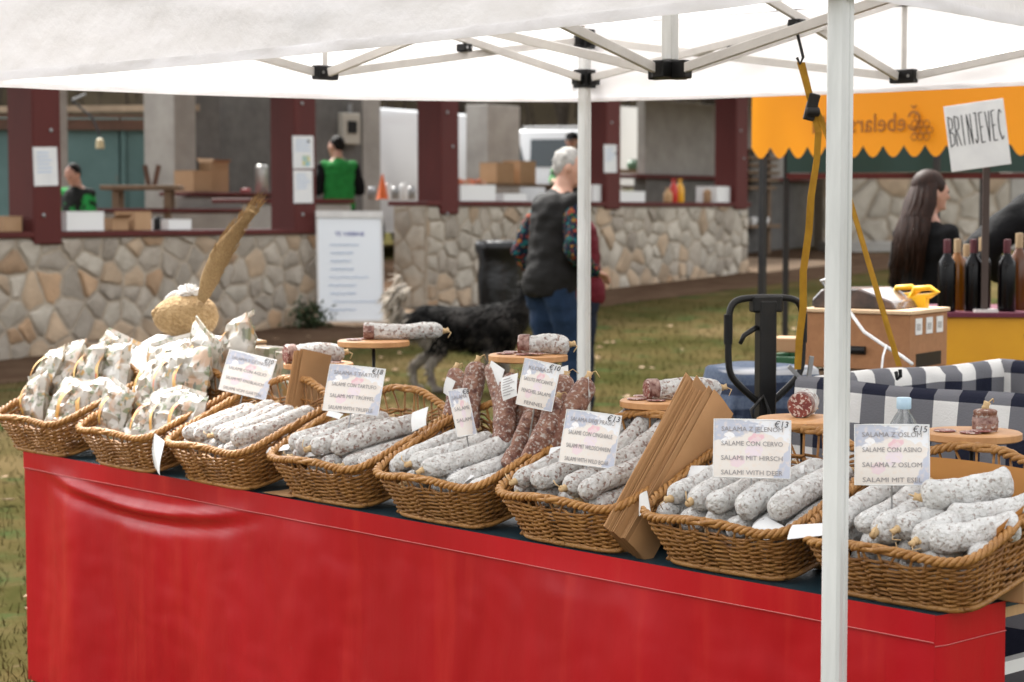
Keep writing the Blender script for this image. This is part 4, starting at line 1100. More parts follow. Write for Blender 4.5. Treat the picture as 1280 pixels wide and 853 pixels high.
for i in range(900):
    t_ = rd.random(); k = min(len(EARW)-2, int(t_*(len(EARW)-1))); w_ = EARW[k]; a = rd.uniform(0, 6.28); p = eb + d*t_ + sx*(-.02*math.sin(math.pi*t_) + w_*math.cos(a)) + sy*w_*.55*math.sin(a)
    q = dn*rd.uniform(.02, .06)*(1 if t_ < .9 else 1.2) + sx*rd.uniform(-.012, .012) + sy*rd.uniform(-.01, .01); fb.add([p - sx*.001, p + sx*.001, p + q], [(0, 1, 2)])
tag(obj('loose_straw', fb, straw_l, rb), kind='stuff')
b = MB(); b.tube([et - dn*.04 + sx*.014*math.cos(i) + sy*.012*math.sin(i) for i in range(7)], .004, 5); obj('tie', b, twine, rb)
b = MB(); c_ = tv(236, 366, .5) - rb.location
for i in range(260):
    q = Vector((rd.gauss(0, 1), rd.gauss(0, 1), rd.gauss(0, 1))).normalized(); 
    b.tube([c_ + q*.006, c_ + Vector((q.x*.045, q.y*.034, q.z*.032))*rd.uniform(.7, 1.1)], [.006, .0015], 4)
b.ell(c_, (.027, .022, .018)); obj('fluff_tuft', b, fluff, rb, smooth=180)
b = MB(); c2 = tv(214, 372, .48) - rb.location; b.ell((0, 0, 0), (.035, .012, .016), M=Matrix.Translation(c2) @ Matrix.Rotation(R(-40), 4, 'Y')); obj('felt_eye', b, mat('grey_felt', (.55, .54, .52), .9), rb, smooth=180)
b = MB()
for i in range(14): b.ell((-.108 + rd.uniform(-.01, .01), rd.uniform(-.03, .03), .085 + rd.uniform(-.025, .02)), (.011, .011, .011), 8, 6)
obj('muzzle', b, straw, rb, smooth=180)
# plastic water bottle standing on a small riser behind the last card
pb = tv(1130, 497, .56); bz = pb.z - .34
rz = MB(); rz.box(-.07, .07, -.06, .06, 0, bz - .754); tag(obj('riser_box', rz, raw_wood, None, (pb.x, pb.y, .7525), ROT_T, bevel=.003), 'low wooden box under the clear water bottle', 'box')
bt = thing('water_bottle', 'clear plastic water bottle with pale blue cap behind the donkey card', 'bottle', (pb.x, pb.y, bz))
pet = mat('clear_plastic', (.85, .93, .97), .06, trans=.9, ior=1.2, alpha=.55)
b = MB(); b.lathe([(.03, 0), (.044, .008), (.045, .05), (.042, .06), (.045, .07), (.045, .12), (.042, .13), (.045, .14), (.045, .2), (.044, .235), (.036, .27), (.022, .295), (.0145, .305), (.0145, .318)], 28); obj('bottle_body', b, pet, bt, smooth=40)
b = MB(); b.lathe([(.017, .312), (.018, .314), (.018, .338), (.0165, .34)], 24); obj('cap', b, mat('blue_cap', (.45, .62, .74), .35), bt, smooth=40)

# ================================================================== people
skin = mat('skin', (.48, .27, .19), .55, sss=.15, col2=(.42, .22, .16), scale=9)
def cloth(name, c, c2=None, **k): return mat(name, c, .85, col2=c2 or tuple(x*.75 for x in c), scale=14, bump=.3, bscale=60, spec=.2, **k)
def make_person(label, loc, face_deg, height, P):
    """local frame: +y is where the person faces; built 1.75 m tall and scaled"""
    t = thing('person', label, 'person', loc, R(face_deg)); sc = height/1.75; t.scale = (sc, sc, sc)
    lean = R(P.get('lean', 0)); hz = P.get('hip', .93); seat = P.get('sit', False)
    def B(p):
        p = Vector(p)
        if p.z > hz: q = p - Vector((0, 0, hz)); q = Matrix.Rotation(-lean, 3, 'X') @ q; p = q + Vector((0, 0, hz))
        return p
    nod = R(P.get('nod', 0)); turn = R(P.get('turn', 0)); neck = Vector((0, .0, 1.53))
    HM = Matrix.Translation(B(neck)) @ Matrix.Rotation(-lean*.4 - nod, 4, 'X') @ Matrix.Rotation(turn, 4, 'Z') @ Matrix.Translation(-neck)
    TOR = [(.84, .150, .105, 0), (.92, .168, .12, 0), (1.0, .165, .118, .005), (1.1, .155, .11, .005), (1.22, .168, .12, .008), (1.34, .182, .122, .0), (1.42, .165, .102, -.01), (1.445, .14, .09, -.01), (1.47, .11, .075, -.01), (1.52, .058, .06, 0), (1.58, .053, .058, .01)]
    def torso(mb, z0, z1, d, belly=0):
        rings = []
        for z, rx, ry, yo in TOR:
            if z < z0 - .001 or z > z1 + .001: continue
            bl = belly*max(0, 1 - abs(z - 1.05)/.25)
            rings.append([B((math.cos(a)*(rx + d), yo + math.sin(a)*(ry + d) + (bl if math.sin(a) > 0 else 0)*math.sin(a), z)) for a in [2*math.pi*k/20 for k in range(20)]])
        mb.loft(rings)
    arms = P['arms']                                    # per side: elbow, wrist, hand direction (unbent local)
    def arm(mb, s, d, to_wrist=True, r=(.052, .043, .036, .029)):
        sh = B((s*.185, -.005, 1.405)); el = Vector(arms[s][0]); wr = Vector(arms[s][1])
        mb.cap(B((s*.12, 0, 1.4)), sh, r[0] + d, r[0]*1.05 + d); mb.cap(sh, el, r[0]*1.05 + d, r[1] + d)
        if to_wrist: mb.cap(el, wr, r[1] + d, r[3] + d*.8)
        return el, wr
    legs = P['legs']                                    # per side: knee, ankle
    def legm(mb, s, d, r=(.085, .056, .04)):
        hp = Vector((s*.09, 0, hz - .02)); kn = Vector(legs[s][0]); an = Vector(legs[s][1])
        mb.cap(hp, kn, r[0] + d, r[1] + d); mb.cap(kn, kn.lerp(an, .3), r[1] + d, r[1]*.98 + d); mb.cap(kn.lerp(an, .3), an, r[1]*.98 + d, r[2] + d)
        return an
    # body: one continuous surface
    b = MB(); torso(b, .84, 1.6, 0, P.get('belly', 0)*.8)
    n0 = len(b.v)
    b.ell((0, .018, 1.655), (.075, .096, .112), 18, 14); b.ell((0, .05, 1.59), (.05, .058, .05), 14, 10)
    b.cap((0, .112, 1.662), (0, .128, 1.634), .010, .015); b.ell((0, .106, 1.603), (.024, .012, .007)); b.ell((0, .1, 1.572), (.022, .02, .018))
    for s in (-1, 1): b.ell((s*.078, .005, 1.64), (.012, .02, .032)); b.ell((s*.032, .103, 1.675), (.02, .012, .008))
    b.xf(HM, n0)
    for s in (-1, 1):
        el, wr = arm(b, s, 0); hd = Vector(arms[s][2]).normalized()
        side = hd.cross(Vector((0, 0, 1)))
        if side.length < .1: side = Vector((0, 1, 0))
        side.normalize(); nrm = side.cross(hd).normalized()
        pc = wr + hd*.05
        for k in range(4): b.cap(wr + side*(.008*(k - 1.5)), wr + hd*.085 + side*(.019*(k - 1.5)), .015, .012, 8)
        for k in range(4):
            L = (.058, .068, .064, .05)[k]; base = wr + hd*.088 + side*(.0205*(k - 1.5)); kn = base + hd*L*.55 - nrm*.012; b.cap(base, kn, .0095, .009, 8); b.cap(kn, kn + hd*L*.35 - nrm*.03, .009, .008, 8)
        th = wr + hd*.025 - side*.03; b.cap(wr + hd*.015 - side*.012, th + hd*.02 - side*.01, .013, .011, 8); b.cap(th + hd*.02 - side*.01, th + hd*.05 - side*.008 - nrm*.012, .011, .0085, 8)
        an = legm(b, s, 0); b.cap(an, an + Vector((0, .12, -.05)), .042, .034)
    link('body', remesh(b, .0105, 2), skin, t)
    for s in (-1, 1):
        e = MB(); e.ell((s*.032, .108, 1.664), (.010, .006, .006), 10, 8); e.xf(HM); obj('eye', e, mat('eye_dark', (.03, .02, .015), .2) if 'eye_dark' not in MATS else MATS['eye_dark'], t, smooth=180)
    # clothing
    for name, kind, m, d in P['wear']:
        c = MB()
        if kind == 'top':
            torso(c, .84, 1.47, d, P.get('belly', 0))
            for s in (-1, 1): arm(c, s, d + .004)
            c.tube([B((.062*math.cos(a), .062*math.sin(a) - .002, 1.485)) for a in [2*math.pi*k/16 for k in range(16)]], .018 + d*.4, 6, closed=True)
            me = remesh(c, .018, 7, .012)
        elif kind == 'vest':
            torso(c, .84, 1.47, d, P.get('belly', 0))
            for s in (-1, 1): c.cap(B((s*.1, 0, 1.4)), B((s*.17, -.005, 1.405)), .055 + d, .056 + d)
            c.tube([B((.066*math.cos(a), .066*math.sin(a) - .002, 1.49)) for a in [2*math.pi*k/16 for k in range(16)]], .022, 6, closed=True)
            me = remesh(c, .018, 9, .014)
        elif kind == 'trousers':
            torso(c, .84, 1.0, d)
            for s in (-1, 1): legm(c, s, d + .012)
            me = remesh(c, .018, 3, .016, 9)
        elif kind == 'shoes':
            for s in (-1, 1):
                an = Vector(legs[s][1]); c.cap(an + Vector((0, -.02, -.02)), an + Vector((0, .0, -.035)), .048, .046); c.cap(an + Vector((0, -.01, -.045)), an + Vector((0, .15, -.055)), .045, .036)
            me = remesh(c, .010, 2)
        elif kind == 'hair_short':
            c.ell((0, -.012, 1.69), (.078, .092, .086), 18, 12); c.ell((0, -.04, 1.645), (.07, .056, .065), 16, 10)
            for i in range(150):
                a = random.uniform(0, 6.28); el_ = random.uniform(-.5, 1.5); q = Vector((math.cos(a)*math.cos(el_)*.084, math.sin(a)*math.cos(el_)*.1 - .008, math.sin(el_)*.1 + 1.68))
                if q.y > .04 and q.z < 1.74: continue
                c.cap(q, q + (q - Vector((0, 0, 1.66)))*.07 + Vector((0, -.01, -.008)), .0055, .003, 5)
            c.xf(HM); me = remesh(c, .012, 1)
            # keep the face clear
        elif kind == 'cap_hat':
            c.ell((0, .005, 1.715), (.088, .108, .068), 18, 12); c.box(-.06, .06, .08, .18, 1.69, 1.702); c.xf(HM); me = remesh(c, .008, 2)
        elif kind == 'hair_long':
            c.ell((0, -.006, 1.685), (.088, .104, .1), 18, 12)
            rd = random.Random(2)
            for i in range(220):
                a = math.pi + rd.uniform(.1, math.pi - .1) if i % 4 else rd.choice((math.pi*1.02, 1.98*math.pi)); x, y = .08*math.cos(a), .09*math.sin(a); L = rd.uniform(.46, .6)
                wv2 = rd.uniform(-.018, .018); L += rd.uniform(-.12, .04)
                pts = [Vector((x*.3, y*.3, 1.775)), Vector((x*.95, y*.98, 1.70)), Vector((x*1.3 + wv2, y*1.2 - .015, 1.58)), Vector((x*1.6 - wv2, y*1.15 - .055, 1.42)), Vector((x*1.7 + rd.uniform(-.03, .03), y*.9 - .085 + rd.uniform(-.015, .02), 1.72 - L))]
                c.tube(pts, [.011, .012, .013, .011, .002], 6)
            me = c.mesh('hair', 180)
            for v_ in me.vertices: v_.co = HM @ v_.co
        elif kind == 'beard':
            c.ell((0, .06, 1.575), (.056, .055, .04), 14, 10); c.xf(HM); me = remesh(c, .012, 1)
        link(name, me, m, t)
    return t
STAND = {-1: ((-.1, .02, .5), (-.105, 0, .085)), 1: ((.1, .02, .5), (.105, 0, .085))}
STEP = {-1: ((-.1, .06, .5), (-.11, -.02, .085)), 1: ((.1, .12, .5), (.11, .1, .085))}
DOWN = {-1: ((-.25, -.03, 1.12), (-.27, .06, .87), (0, .3, -1)), 1: ((.25, -.03, 1.12), (.27, .06, .87), (0, .3, -1))}
FWD = {-1: ((-.26, .02, 1.14), (-.17, .26, 1.12), (.3, 1, .1)), 1: ((.26, .02, 1.14), (.17, .26, 1.12), (-.3, 1, .1))}
jeans = cloth('blue_jeans', (.014, .03, .065)); blackc = cloth('black_cloth', (.005, .005, .0055)); darkshoe = cloth('dark_shoe', (.03, .026, .024))
vestm = mat('charcoal_vest', (.0125, .0115, .011), .75, col2=(.009, .0085, .008), scale=10, bump=.2, bscale=50, spec=.15)
greyhair = mat('white_hair', (.42, .4, .37), .8, spec=.2, col2=(.28, .265, .25), scale=30, bump=.4, bscale=120)
brownhair = mat('brown_hair', (.03, .011, .0055), .6, col2=(.012, .005, .003), scale=18, stretch=(4, 4, .3), spec=.25)
darkhair = mat('dark_hair', (.008, .006, .005), .7, spec=.2)
shirtm = cloth('patterned_shirt', (.008, .014, .03), (.006, .009, .018))
mixmats(shirtm, [((.22, .035, .02), 26, .56, .6, (1, 1, 1)), ((.25, .12, .02), 33, .61, .64, (1, 1, 1)), ((.01, .08, .09), 24, .57, .6, (1, 1, 1)), ((.02, .1, .03), 36, .61, .64, (1, 1, 1))])
greenm = cloth('bright_green', (.02, .2, .04)); maroon = cloth('maroon_cloth', (.12, .012, .02)); navyc = cloth('navy_cloth', (.015, .02, .035))
def ground_at(x, y): return Vector((x, y, gz(x, y) + .004))
p_ = on_Y(686, 300, 12.35)
make_person('white-haired man in charcoal vest and patterned sleeves standing by the dog', ground_at(p_.x, 12.35), -58, 1.75,
    dict(arms={-1: ((-.27, -.04, 1.12), (-.27, .12, .9), (0, .4, -1)), 1: ((.27, .0, 1.13), (.2, .2, 1.0), (-.2, 1, -.3))}, legs=STEP, lean=10, nod=14, turn=-34, belly=.04,
         wear=[('shirt', 'top', shirtm, .016), ('vest', 'vest', vestm, .034), ('jeans', 'trousers', jeans, .014), ('shoes', 'shoes', darkshoe, 0), ('hair', 'hair_short', greyhair, 0)]))
p_ = on_Y(733, 300, 13.25)
make_person('person in maroon jacket half hidden by the tent post', ground_at(p_.x, 13.25), 88, 1.5,
    dict(arms={-1: ((-.25, .06, 1.12), (-.2, .26, .98), (0, 1, -.2)), 1: FWD[1]}, legs=STAND, lean=9, nod=10, turn=0, belly=.02,
         wear=[('jacket', 'top', maroon, .035), ('trousers', 'trousers', navyc, .012), ('shoes', 'shoes', darkshoe, 0), ('hair', 'hair_short', darkhair, 0)]))
p_ = on_Y(1158, 300, 10.9)
make_person('woman with long brown hair and black jacket at the bottle stall', ground_at(p_.x, 10.9), -60, 1.66,
    dict(arms={-1: ((-.25, .0, 1.14), (-.16, .24, 1.16), (.3, 1, .3)), 1: ((.25, .04, 1.15), (.15, .25, 1.25), (-.1, .6, 1))}, legs=STAND, nod=6, turn=-12,
         wear=[('jacket', 'top', blackc, .012), ('trousers', 'trousers', jeans, .01), ('shoes', 'shoes', darkshoe, 0), ('hair', 'hair_long', brownhair, 0)]))
p_ = on_Y(1338, 300, 9.75)
make_person('person in black leather jacket bending over the bottles', ground_at(p_.x, 9.75), -15, 1.96,
    dict(arms={-1: ((-.4, .06, 1.2), (-.3, .3, 1.1), (.2, 1, 0)), 1: ((.27, .12, 1.15), (.16, .36, 1.08), (-.2, 1, 0))}, legs=STAND, lean=20, nod=12,
         wear=[('jacket', 'top', blackc, .03), ('trousers', 'trousers', navyc, .01), ('shoes', 'shoes', darkshoe, 0), ('hair', 'hair_short', darkhair, 0)]))
# inside the pavilion
q = FP(fw(424, 210, 2.4)[0], 2.4, 0)
make_person('man in bright green vest with his back turned behind the counter', ground_at(q.x, q.y), 20, 1.76,
    dict(arms=FWD, legs=STAND, lean=6, nod=18, turn=25, wear=[('jumper', 'top', blackc, .014), ('green_vest', 'vest', greenm, .024), ('trousers', 'trousers', blackc, .01), ('shoes', 'shoes', darkshoe, 0), ('hair', 'hair_short', darkhair, 0)]))
q = FP(fw(96, 240, 2.3)[0], 2.3, 0)
make_person('man in green and black jacket sitting low behind the left counter', ground_at(q.x, q.y) + Vector((0, 0, fw(96, 232, 2.3)[1] - gz(0, q.y) - 1.28)), 150, 1.72,
    dict(hip=.46, sit=True, arms={-1: ((-.26, .05, 1.12), (-.2, .28, 1.0), (.2, 1, -.2)), 1: ((.26, .05, 1.12), (.2, .28, 1.0), (-.2, 1, -.2))},
         legs={-1: ((-.12, .02, .5), (-.12, 0, .08)), 1: ((.12, .02, .5), (.12, 0, .08))}, nod=25,
         wear=[('jacket', 'top', mixmats(cloth('green_black', (.012, .013, .012)), [((.02, .22, .05), 5, .52, .56, (1, 1, 1))]), .024), ('trousers', 'trousers', blackc, .01), ('shoes', 'shoes', darkshoe, 0), ('hair', 'hair_short', darkhair, 0)])).scale *= .86
q = FP(fw(716, 190, 2.6)[0], 2.6, 0)
make_person('person in black cap and light green collar inside the pavilion', ground_at(q.x, q.y), 160, 1.78,
    dict(arms=FWD, legs=STAND, nod=10, wear=[('jacket', 'top', mixmats(cloth('lime_dark', (.02, .022, .022)), [((.12, .36, .12), 4, .5, .53, (1, 1, 1))]), .024), ('trousers', 'trousers', blackc, .01), ('shoes', 'shoes', darkshoe, 0), ('cap', 'cap_hat', blackc, 0), ('hair', 'hair_short', darkhair, 0)]))

# ================================================================== dog
dogfur = mat('dog_fur', (.004, .004, .004), .9, lo=.45, hi=.75, col2=(.07, .065, .06), scale=7, bump=.6, bscale=60, spec=.1)
dogwhite = mat('dog_white_fur', (.3, .27, .23), .9, spec=.1, col2=(.14, .12, .1), scale=14, bump=.6, bscale=60)
pd = on_Y(588, 400, 14.3); dog = thing('dog', 'black and white shaggy dog with curled pale tail beside the man', 'dog', (pd.x - .02, 14.3, gz(0, 14.3)), R(8))
b = MB()                                                # local +x is forward (towards the man)
spine = [(-.36, .47, .105), (-.28, .485, .135), (-.15, .475, .14), (0, .46, .145), (.14, .46, .16), (.26, .49, .15), (.34, .54, .11), (.42, .63, .085)]
for (x0, z0, r0), (x1, z1, r1) in zip(spine, spine[1:]): b.cap((x0, 0, z0), (x1, 0, z1), r0, r1, 14)
b.cap((.1, 0, .42), (.24, 0, .42), .13, .14, 12)
b.ell((.48, 0, .68), (.1, .085, .088), 14, 10); b.cap((.54, 0, .665), (.64, 0, .645), .05, .036); b.ell((.67, 0, .652), (.016, .02, .014))
for s in (-1, 1):
    b.cap((.44, s*.06, .74), (.42, s*.085, .80), .032, .012)
    b.cap((-.3, s*.075, .46), (-.2, s*.085, .30), .09, .055); b.cap((-.2, s*.085, .30), (-.335 - .05*s, s*.085, .185), .05, .03); b.cap((-.335 - .05*s, s*.085, .185), (-.31 - .06*s, s*.085, .03), .028, .024); b.cap((-.31 - .06*s, s*.085, .022), (-.26 - .06*s, s*.085, .02), .026, .022)
    b.cap((.24, s*.085, .42), (.2 + .05*s, s*.09, .27), .065, .042); b.cap((.2 + .05*s, s*.09, .27), (.23 + .07*s, s*.09, .14), .036, .028); b.cap((.23 + .07*s, s*.09, .14), (.24 + .07*s, s*.09, .03), .026, .024); b.cap((.24 + .07*s, s*.09, .022), (.29 + .07*s, s*.09, .02), .026, .022)
me = remesh(b, .012, 2)
me.materials.append(dogfur); me.materials.append(dogwhite)
for p in me.polygons:
    c = p.center; nz = mnoise.noise(c*7)*.05
    if c.z + nz < .27 or (c.x < -.22 and c.z + nz < .44) or (c.x > .3 and c.z < .5 + nz) or c.x > .6: p.material_index = 1
link('body', me, None, dog)
def fur(name, pts, m, L, n_, seed, w_=.006):
    rd = random.Random(seed); fb = MB()
    for i in range(n_):
        p, nrm = rd.choice(pts); p = Vector(p); nrm = Vector(nrm); q = (nrm*.5 + Vector((-.5, rd.uniform(-.4, .4), -.6 + rd.uniform(-.3, .3)))).normalized()*L*rd.uniform(.5, 1.1); s = nrm.cross(q).normalized()*w_
        fb.add([p - s, p + s, p + q], [(0, 1, 2)])
    return tag(obj(name, fb, m, dog), kind='stuff')
fp = [(v.co.copy(), v.normal.copy()) for v in me.vertices if .3 < v.co.z and v.co.x < .45 and not (v.co.x < -.27 and v.co.z < .42)]
fur('coat', fp, dogfur, .08, 6000, 1)
fp2 = [(v.co.copy(), v.normal.copy()) for v in me.vertices if .06 < v.co.z < .4 and v.co.x < .45]
fur('leg_feathering', fp2, dogwhite, .05, 1800, 3)
tail = MB(); tp = [Vector((-.39, 0, .5)), Vector((-.46, .0, .53)), Vector((-.52, .0, .6)), Vector((-.53, .0, .68)), Vector((-.48, 0.0, .74)), Vector((-.42, 0, .745))]
sm = []
for i in range(len(tp)-1):
    for k in range(5): sm.append(tp[i].lerp(tp[i+1], k/5))
for _ in range(2): sm = [sm[0]] + [(sm[i-1] + sm[i]*2 + sm[i+1])/4 for i in range(1, len(sm)-1)] + [sm[-1]]
tail.tube(sm, [.022 + .022*math.sin(math.pi*min(1, i/len(sm))) for i in range(len(sm))], 10); tl = obj('tail', tail, dogwhite, dog, smooth=180)
tf = [(p + Vector((random.gauss(0, .03), random.gauss(0, .03), random.gauss(0, .03))), Vector((random.gauss(0, 1), random.gauss(0, 1), random.gauss(0, 1))).normalized()) for p in sm for _ in range(8)]
fur('tail_feathering', tf, mat('dog_tail_fur', (.5, .45, .38), .9, spec=.1, col2=(.38, .33, .27), scale=14), .12, 1600, 2, .006)

# litter bin with black sack
bp = on_Y(625, 340, 18.6); bn = thing('litter_bin', 'litter bin wrapped in a glossy black sack by the stone wall', 'bin', ground_at(bp.x, 18.6))
b = MB(); b.lathe([(.15, 0), (.19, .02), (.2, .7), (.205, .76)], 20); obj('bin_body', b, dark_metal, bn, smooth=40)
b = MB(); rings = []
for z, r in ((.1, .2), (.3, .212), (.5, .215), (.62, .2), (.7, .215), (.74, .235), (.8, .235), (.83, .215), (.8, .19)):
    rings.append([Vector((r*(1 + .07*mnoise.noise(Vector((a*3, z*2, 0))))*math.cos(a), r*(1 + .07*mnoise.noise(Vector((a*3, z*2, 0))))*math.sin(a), z)) for a in [2*math.pi*k/36 for k in range(36)]])
b.loft(rings, False); obj('sack', b, mat('black_sack', (.004, .004, .0045), .3, bump=.4, bscale=12), bn, smooth=180)

# whiteboard easel
C = FP(fw(438, 330, -.35)[0], -.35, 1.3); C = CAMV + ray(438, 330)*((F0 + EW*-.35 - CAMV).dot(EW)/ray(438, 330).dot(EW))
M, w, h = rect([(393, 265), (473, 267), (482, 400), (402, 402)], C, Vector((.25, -1, .12)))
fl = thing('whiteboard', 'white flip chart board with blue handwriting leaning at the passage', 'board'); fl.matrix_world = M
b = MB(); b.box(-w/2, w/2, -h/2, h/2, -.015, 0); obj('panel', b, mat('whiteboard_face', (.72, .75, .78), .3), fl, bevel=.003)
b = MB(); b.box(-w/2 - .015, w/2 + .015, h/2 - .05, h/2 + .015, -.022, .018); b.box(-w/2 - .012, -w/2 + .006, -h/2, h/2 - .05, -.02, .006); b.box(w/2 - .006, w/2 + .012, -h/2, h/2 - .05, -.02, .006); b.box(-w/2 - .012, w/2 + .012, -h/2 - .012, -h/2 + .006, -.02, .006); obj('frame', b, alu, fl)
for s in (-1, 1): b = MB(); b.bar((s*w*.4, h*.4, -.02), (s*w*.42, -h*.56, -.3), .025, .025); obj('leg', b, alu, fl)
rd = random.Random(9)
def scribble(parent, x0, x1, y, hgt, m, n_, r=.004, z=.003, name='handwriting'):
    b = MB(); pts = []
    for i in range(n_*6):
        t_ = i/(n_*6 - 1); pts.append((x0 + (x1-x0)*t_ + .3*hgt*math.sin(i*1.9), y + hgt*.5*math.sin(i*2.4 + rd.uniform(-.6, .6)), z))
    b.tube(pts, r, 4); return obj(name, b, m, parent)
me = textmesh('TE VSEBINE', h*.055, .001); me.transform(Matrix.Translation((.0, h*.3, .003))); link('handwriting', me, blue_ink, fl)
for k in range(9): scribble(fl, -w*.36 + rd.uniform(0, .1)*w, w*rd.uniform(.0, .38), h*(.2 - .075*k), h*.02, pale_ink, 7, .003)

# notices on the posts
for (cs, lab, ln) in (([(42, 184), (72, 184), (72, 232), (42, 233)], 'white paper notice taped to the post by the plastic tub', 6), ([(366, 170), (392, 170), (392, 211), (366, 211)], 'printed sheet with a small picture, upper of two on the middle post', 4), ([(367, 213), (391, 213), (391, 254), (367, 254)], 'plain white sheet, lower of two on the middle post', 5), ([(755, 181), (771, 181), (771, 216), (755, 216)], 'white notice on the post behind the white-haired man', 5)):
    C = CAMV + ray(*[(sum(a for a, _ in cs)/4), (sum(b_ for _, b_ in cs)/4)])*((F0 + EW*-.058 - CAMV).dot(EW)/ray(sum(a for a, _ in cs)/4, 200).dot(EW))
    M, w, h = rect(cs, C, -EW); b = MB(); b.box(-w/2, w/2, -h/2, h/2, -.002, .0); o = obj('paper_notice', b, white_paper, None); o.matrix_world = M; tag(o, lab, 'notice', 'paper notices on the posts')
    b = MB()
    for i in range(ln): b.box(-w*.36, w*rd.uniform(.1, .36), h*(.36 - .1*i) - .006, h*(.36 - .1*i) + .004, .0015, .002)
    obj('printed_lines', b, pale_ink, o)
    if 'picture' in lab: b = MB(); b.box(-w*.05, w*.3, -h*.42, -h*.1, .0015, .003); obj('picture', b, mat('blue_yellow_print', (.1, .4, .6), .6, col2=(.7, .55, .1), scale=14), o)

# ------------------------------------------------------------------ goods in the pavilion
def fbox(px0, px1, py0, py1, w, dep, m, name, label, cat, group=None, open_=False, zbase=None, bevel=.004):
    s0, z1 = fw(px0, py0, w); s1, z0 = fw(px1, py1, w)
    if zbase is not None: z0 = zbase
    x, y, z = (s0+s1)/2, w, z0; hw = abs(s1-s0)/2*.82; H = z1 - z0
    o_ = thing(name, label, cat, FP(x, y, z), ROT_F + random.uniform(-.08, .08), group)
    b = MB(); t_ = .006
    b.box(-hw, hw, 0, t_, 0, H); b.box(-hw, hw, dep - t_, dep, 0, H); b.box(-hw, -hw + t_, t_, dep - t_, 0, H); b.box(hw - t_, hw, t_, dep - t_, 0, H); b.box(-hw, hw, 0, dep, .0005, t_)
    obj('box_body', b, m, o_, bevel=0)
    if open_:
        b = MB(); b.add([(-hw, 0, H), (hw, 0, H), (hw, -.06, H + .03), (-hw, -.06, H + .03)], [(0, 1, 2, 3)]); b.add([(-hw, dep, H), (hw, dep, H), (hw, dep + .05, H + .05), (-hw, dep + .05, H + .05)], [(0, 1, 2, 3)]); obj('flap', b, m, o_)
    else:
        b = MB(); b.box(-hw - .003, hw + .003, -.003, dep + .003, H + .0005, H + .01); obj('lid', b, m, o_, bevel=0)
    return o_
zls, zrs, zcs = zl + .052, zr + .052, zc + .052
wplast = white_plastic
fbox(1, 31, 272, 295, .02, .3, cardboard, 'cardboard_box', 'small cardboard box on the sill beside the noticed post', 'box', 'boxes on the counters', zbase=zls)
fbox(79, 134, 266, 293, .02, .3, wplast, 'plastic_tub', 'milky plastic tub on the sill before the sitting man', 'tub', zbase=zls)
fbox(137, 164, 273, 292, .1, .3, cardboard, 'cardboard_box', 'brown cardboard box on the sill beside the milky tub', 'box', 'boxes on the counters', zbase=zls, open_=True)
fbox(166, 192, 266, 292, .1, .25, cardboard, 'cardboard_box', 'taller brown cardboard box on the sill, next to a black cup', 'box', 'boxes on the counters', zbase=zls)
fbox(208, 242, 276, 293, .05, .25, wplast, 'white_tray', 'white foam box on the sill under the shelf of boxes', 'box', zbase=zls)
fbox(239, 268, 214, 246, 3.2, .3, cardboard, 'cardboard_box', 'cardboard box on the inner shelf beside a smaller one', 'box', 'boxes on the counters', zbase=za + .052)
fbox(262, 288, 203, 246, 3.5, .2, cardboard, 'cardboard_box', 'upright cardboard box behind another on the inner shelf', 'box', 'boxes on the counters', zbase=za + .052, open_=True)
def fcyl(px, py0, py1, w, r, m, name, label, cat, zbase, prof=None, group=None, cap=None):
    s, z1 = fw(px, py0, w); H = z1 - zbase; o_ = thing(name, label, cat, FP(s, w, zbase), 0, group)
    pr = prof or [(.9, 0), (1, .03), (1, .85), (.92, .95), (.6, 1)]
    b = MB(); b.lathe([(r*a, H*c) for a, c in pr], 16); obj('vessel', b, m, o_, smooth=50)
    b = MB(); b.lathe([(r*.5, H*.98), (r*.55, H*1.0), (r*.5, H*1.07)], 12); obj('cap', b, cap or m, o_, smooth=50); return o_
fcyl(327, 206, 246, 3.3, .075, mat('steel', (.45, .44, .42), .35, metal=.6), 'vacuum_flask', 'steel vacuum flask on the inner shelf', 'flask', za + .052, cap=blackpl)
fcyl(307, 236, 246, 3.3, .06, mat('red_enamel', (.3, .05, .05), .4), 'pot', 'small red pot on the inner shelf beside the flask', 'pot', za + .052)
fcyl(198, 272, 293, .2, .045, blackpl, 'cup', 'black cup on the sill beside the tall cardboard box', 'cup', zls)
for i, px in enumerate((465, 484, 494, 505, 514)):
    fcyl(px, 234 - (i % 2)*4, 250, 1.2, .045, (grey_metal, wplast)[i % 2], 'tin_cup', 'cup on the red passage counter under the van', 'cup', zcs, group='cups on the passage counter')
cn = fw(478, 218, 1.2); b = MB(); b.lathe([(.07, 0), (.06, .02), (.01, cn[1] - zcs)], 16); tag(obj('orange_cone', b, mat('orange_plastic', (.7, .13, .02), .45), None, FP(cn[0], 1.2, zcs), smooth=50), 'small orange cone on the passage counter', 'cone')
food = fbox(573, 622, 232, 251, .02, .3, wplast, 'white_tray', 'white box heaped with food on the counter beside the bin', 'box', zbase=zrs, open_=False)
b = MB()
for i in range(34): b.ell((rd.uniform(-.16, .16), rd.uniform(.03, .27), .17 + rd.uniform(-.01, .05)), (.035, .035, .03), 8, 6)
obj('food_heap', b, mat('food', (.4, .3, .2), .7, col2=(.55, .12, .05), scale=14), food, smooth=180)
fbox(626, 662, 243, 251, .02, .3, wplast, 'white_tray', 'flat white tray on the counter beside the white-haired man', 'tray', zbase=zrs)
zsh = fw(640, 230, 3.6)[1]
sh = thing('wooden_shelf', 'old wooden shelf behind the counter stacked with cardboard', 'shelf', FP(fw(640, 230, 3.4)[0], 3.4, 0), ROT_F)
b = MB(); b.box(-.8, 3.3, 0, .4, zsh - .04, zsh - .002); obj('shelf_board', b, old_wood, sh)
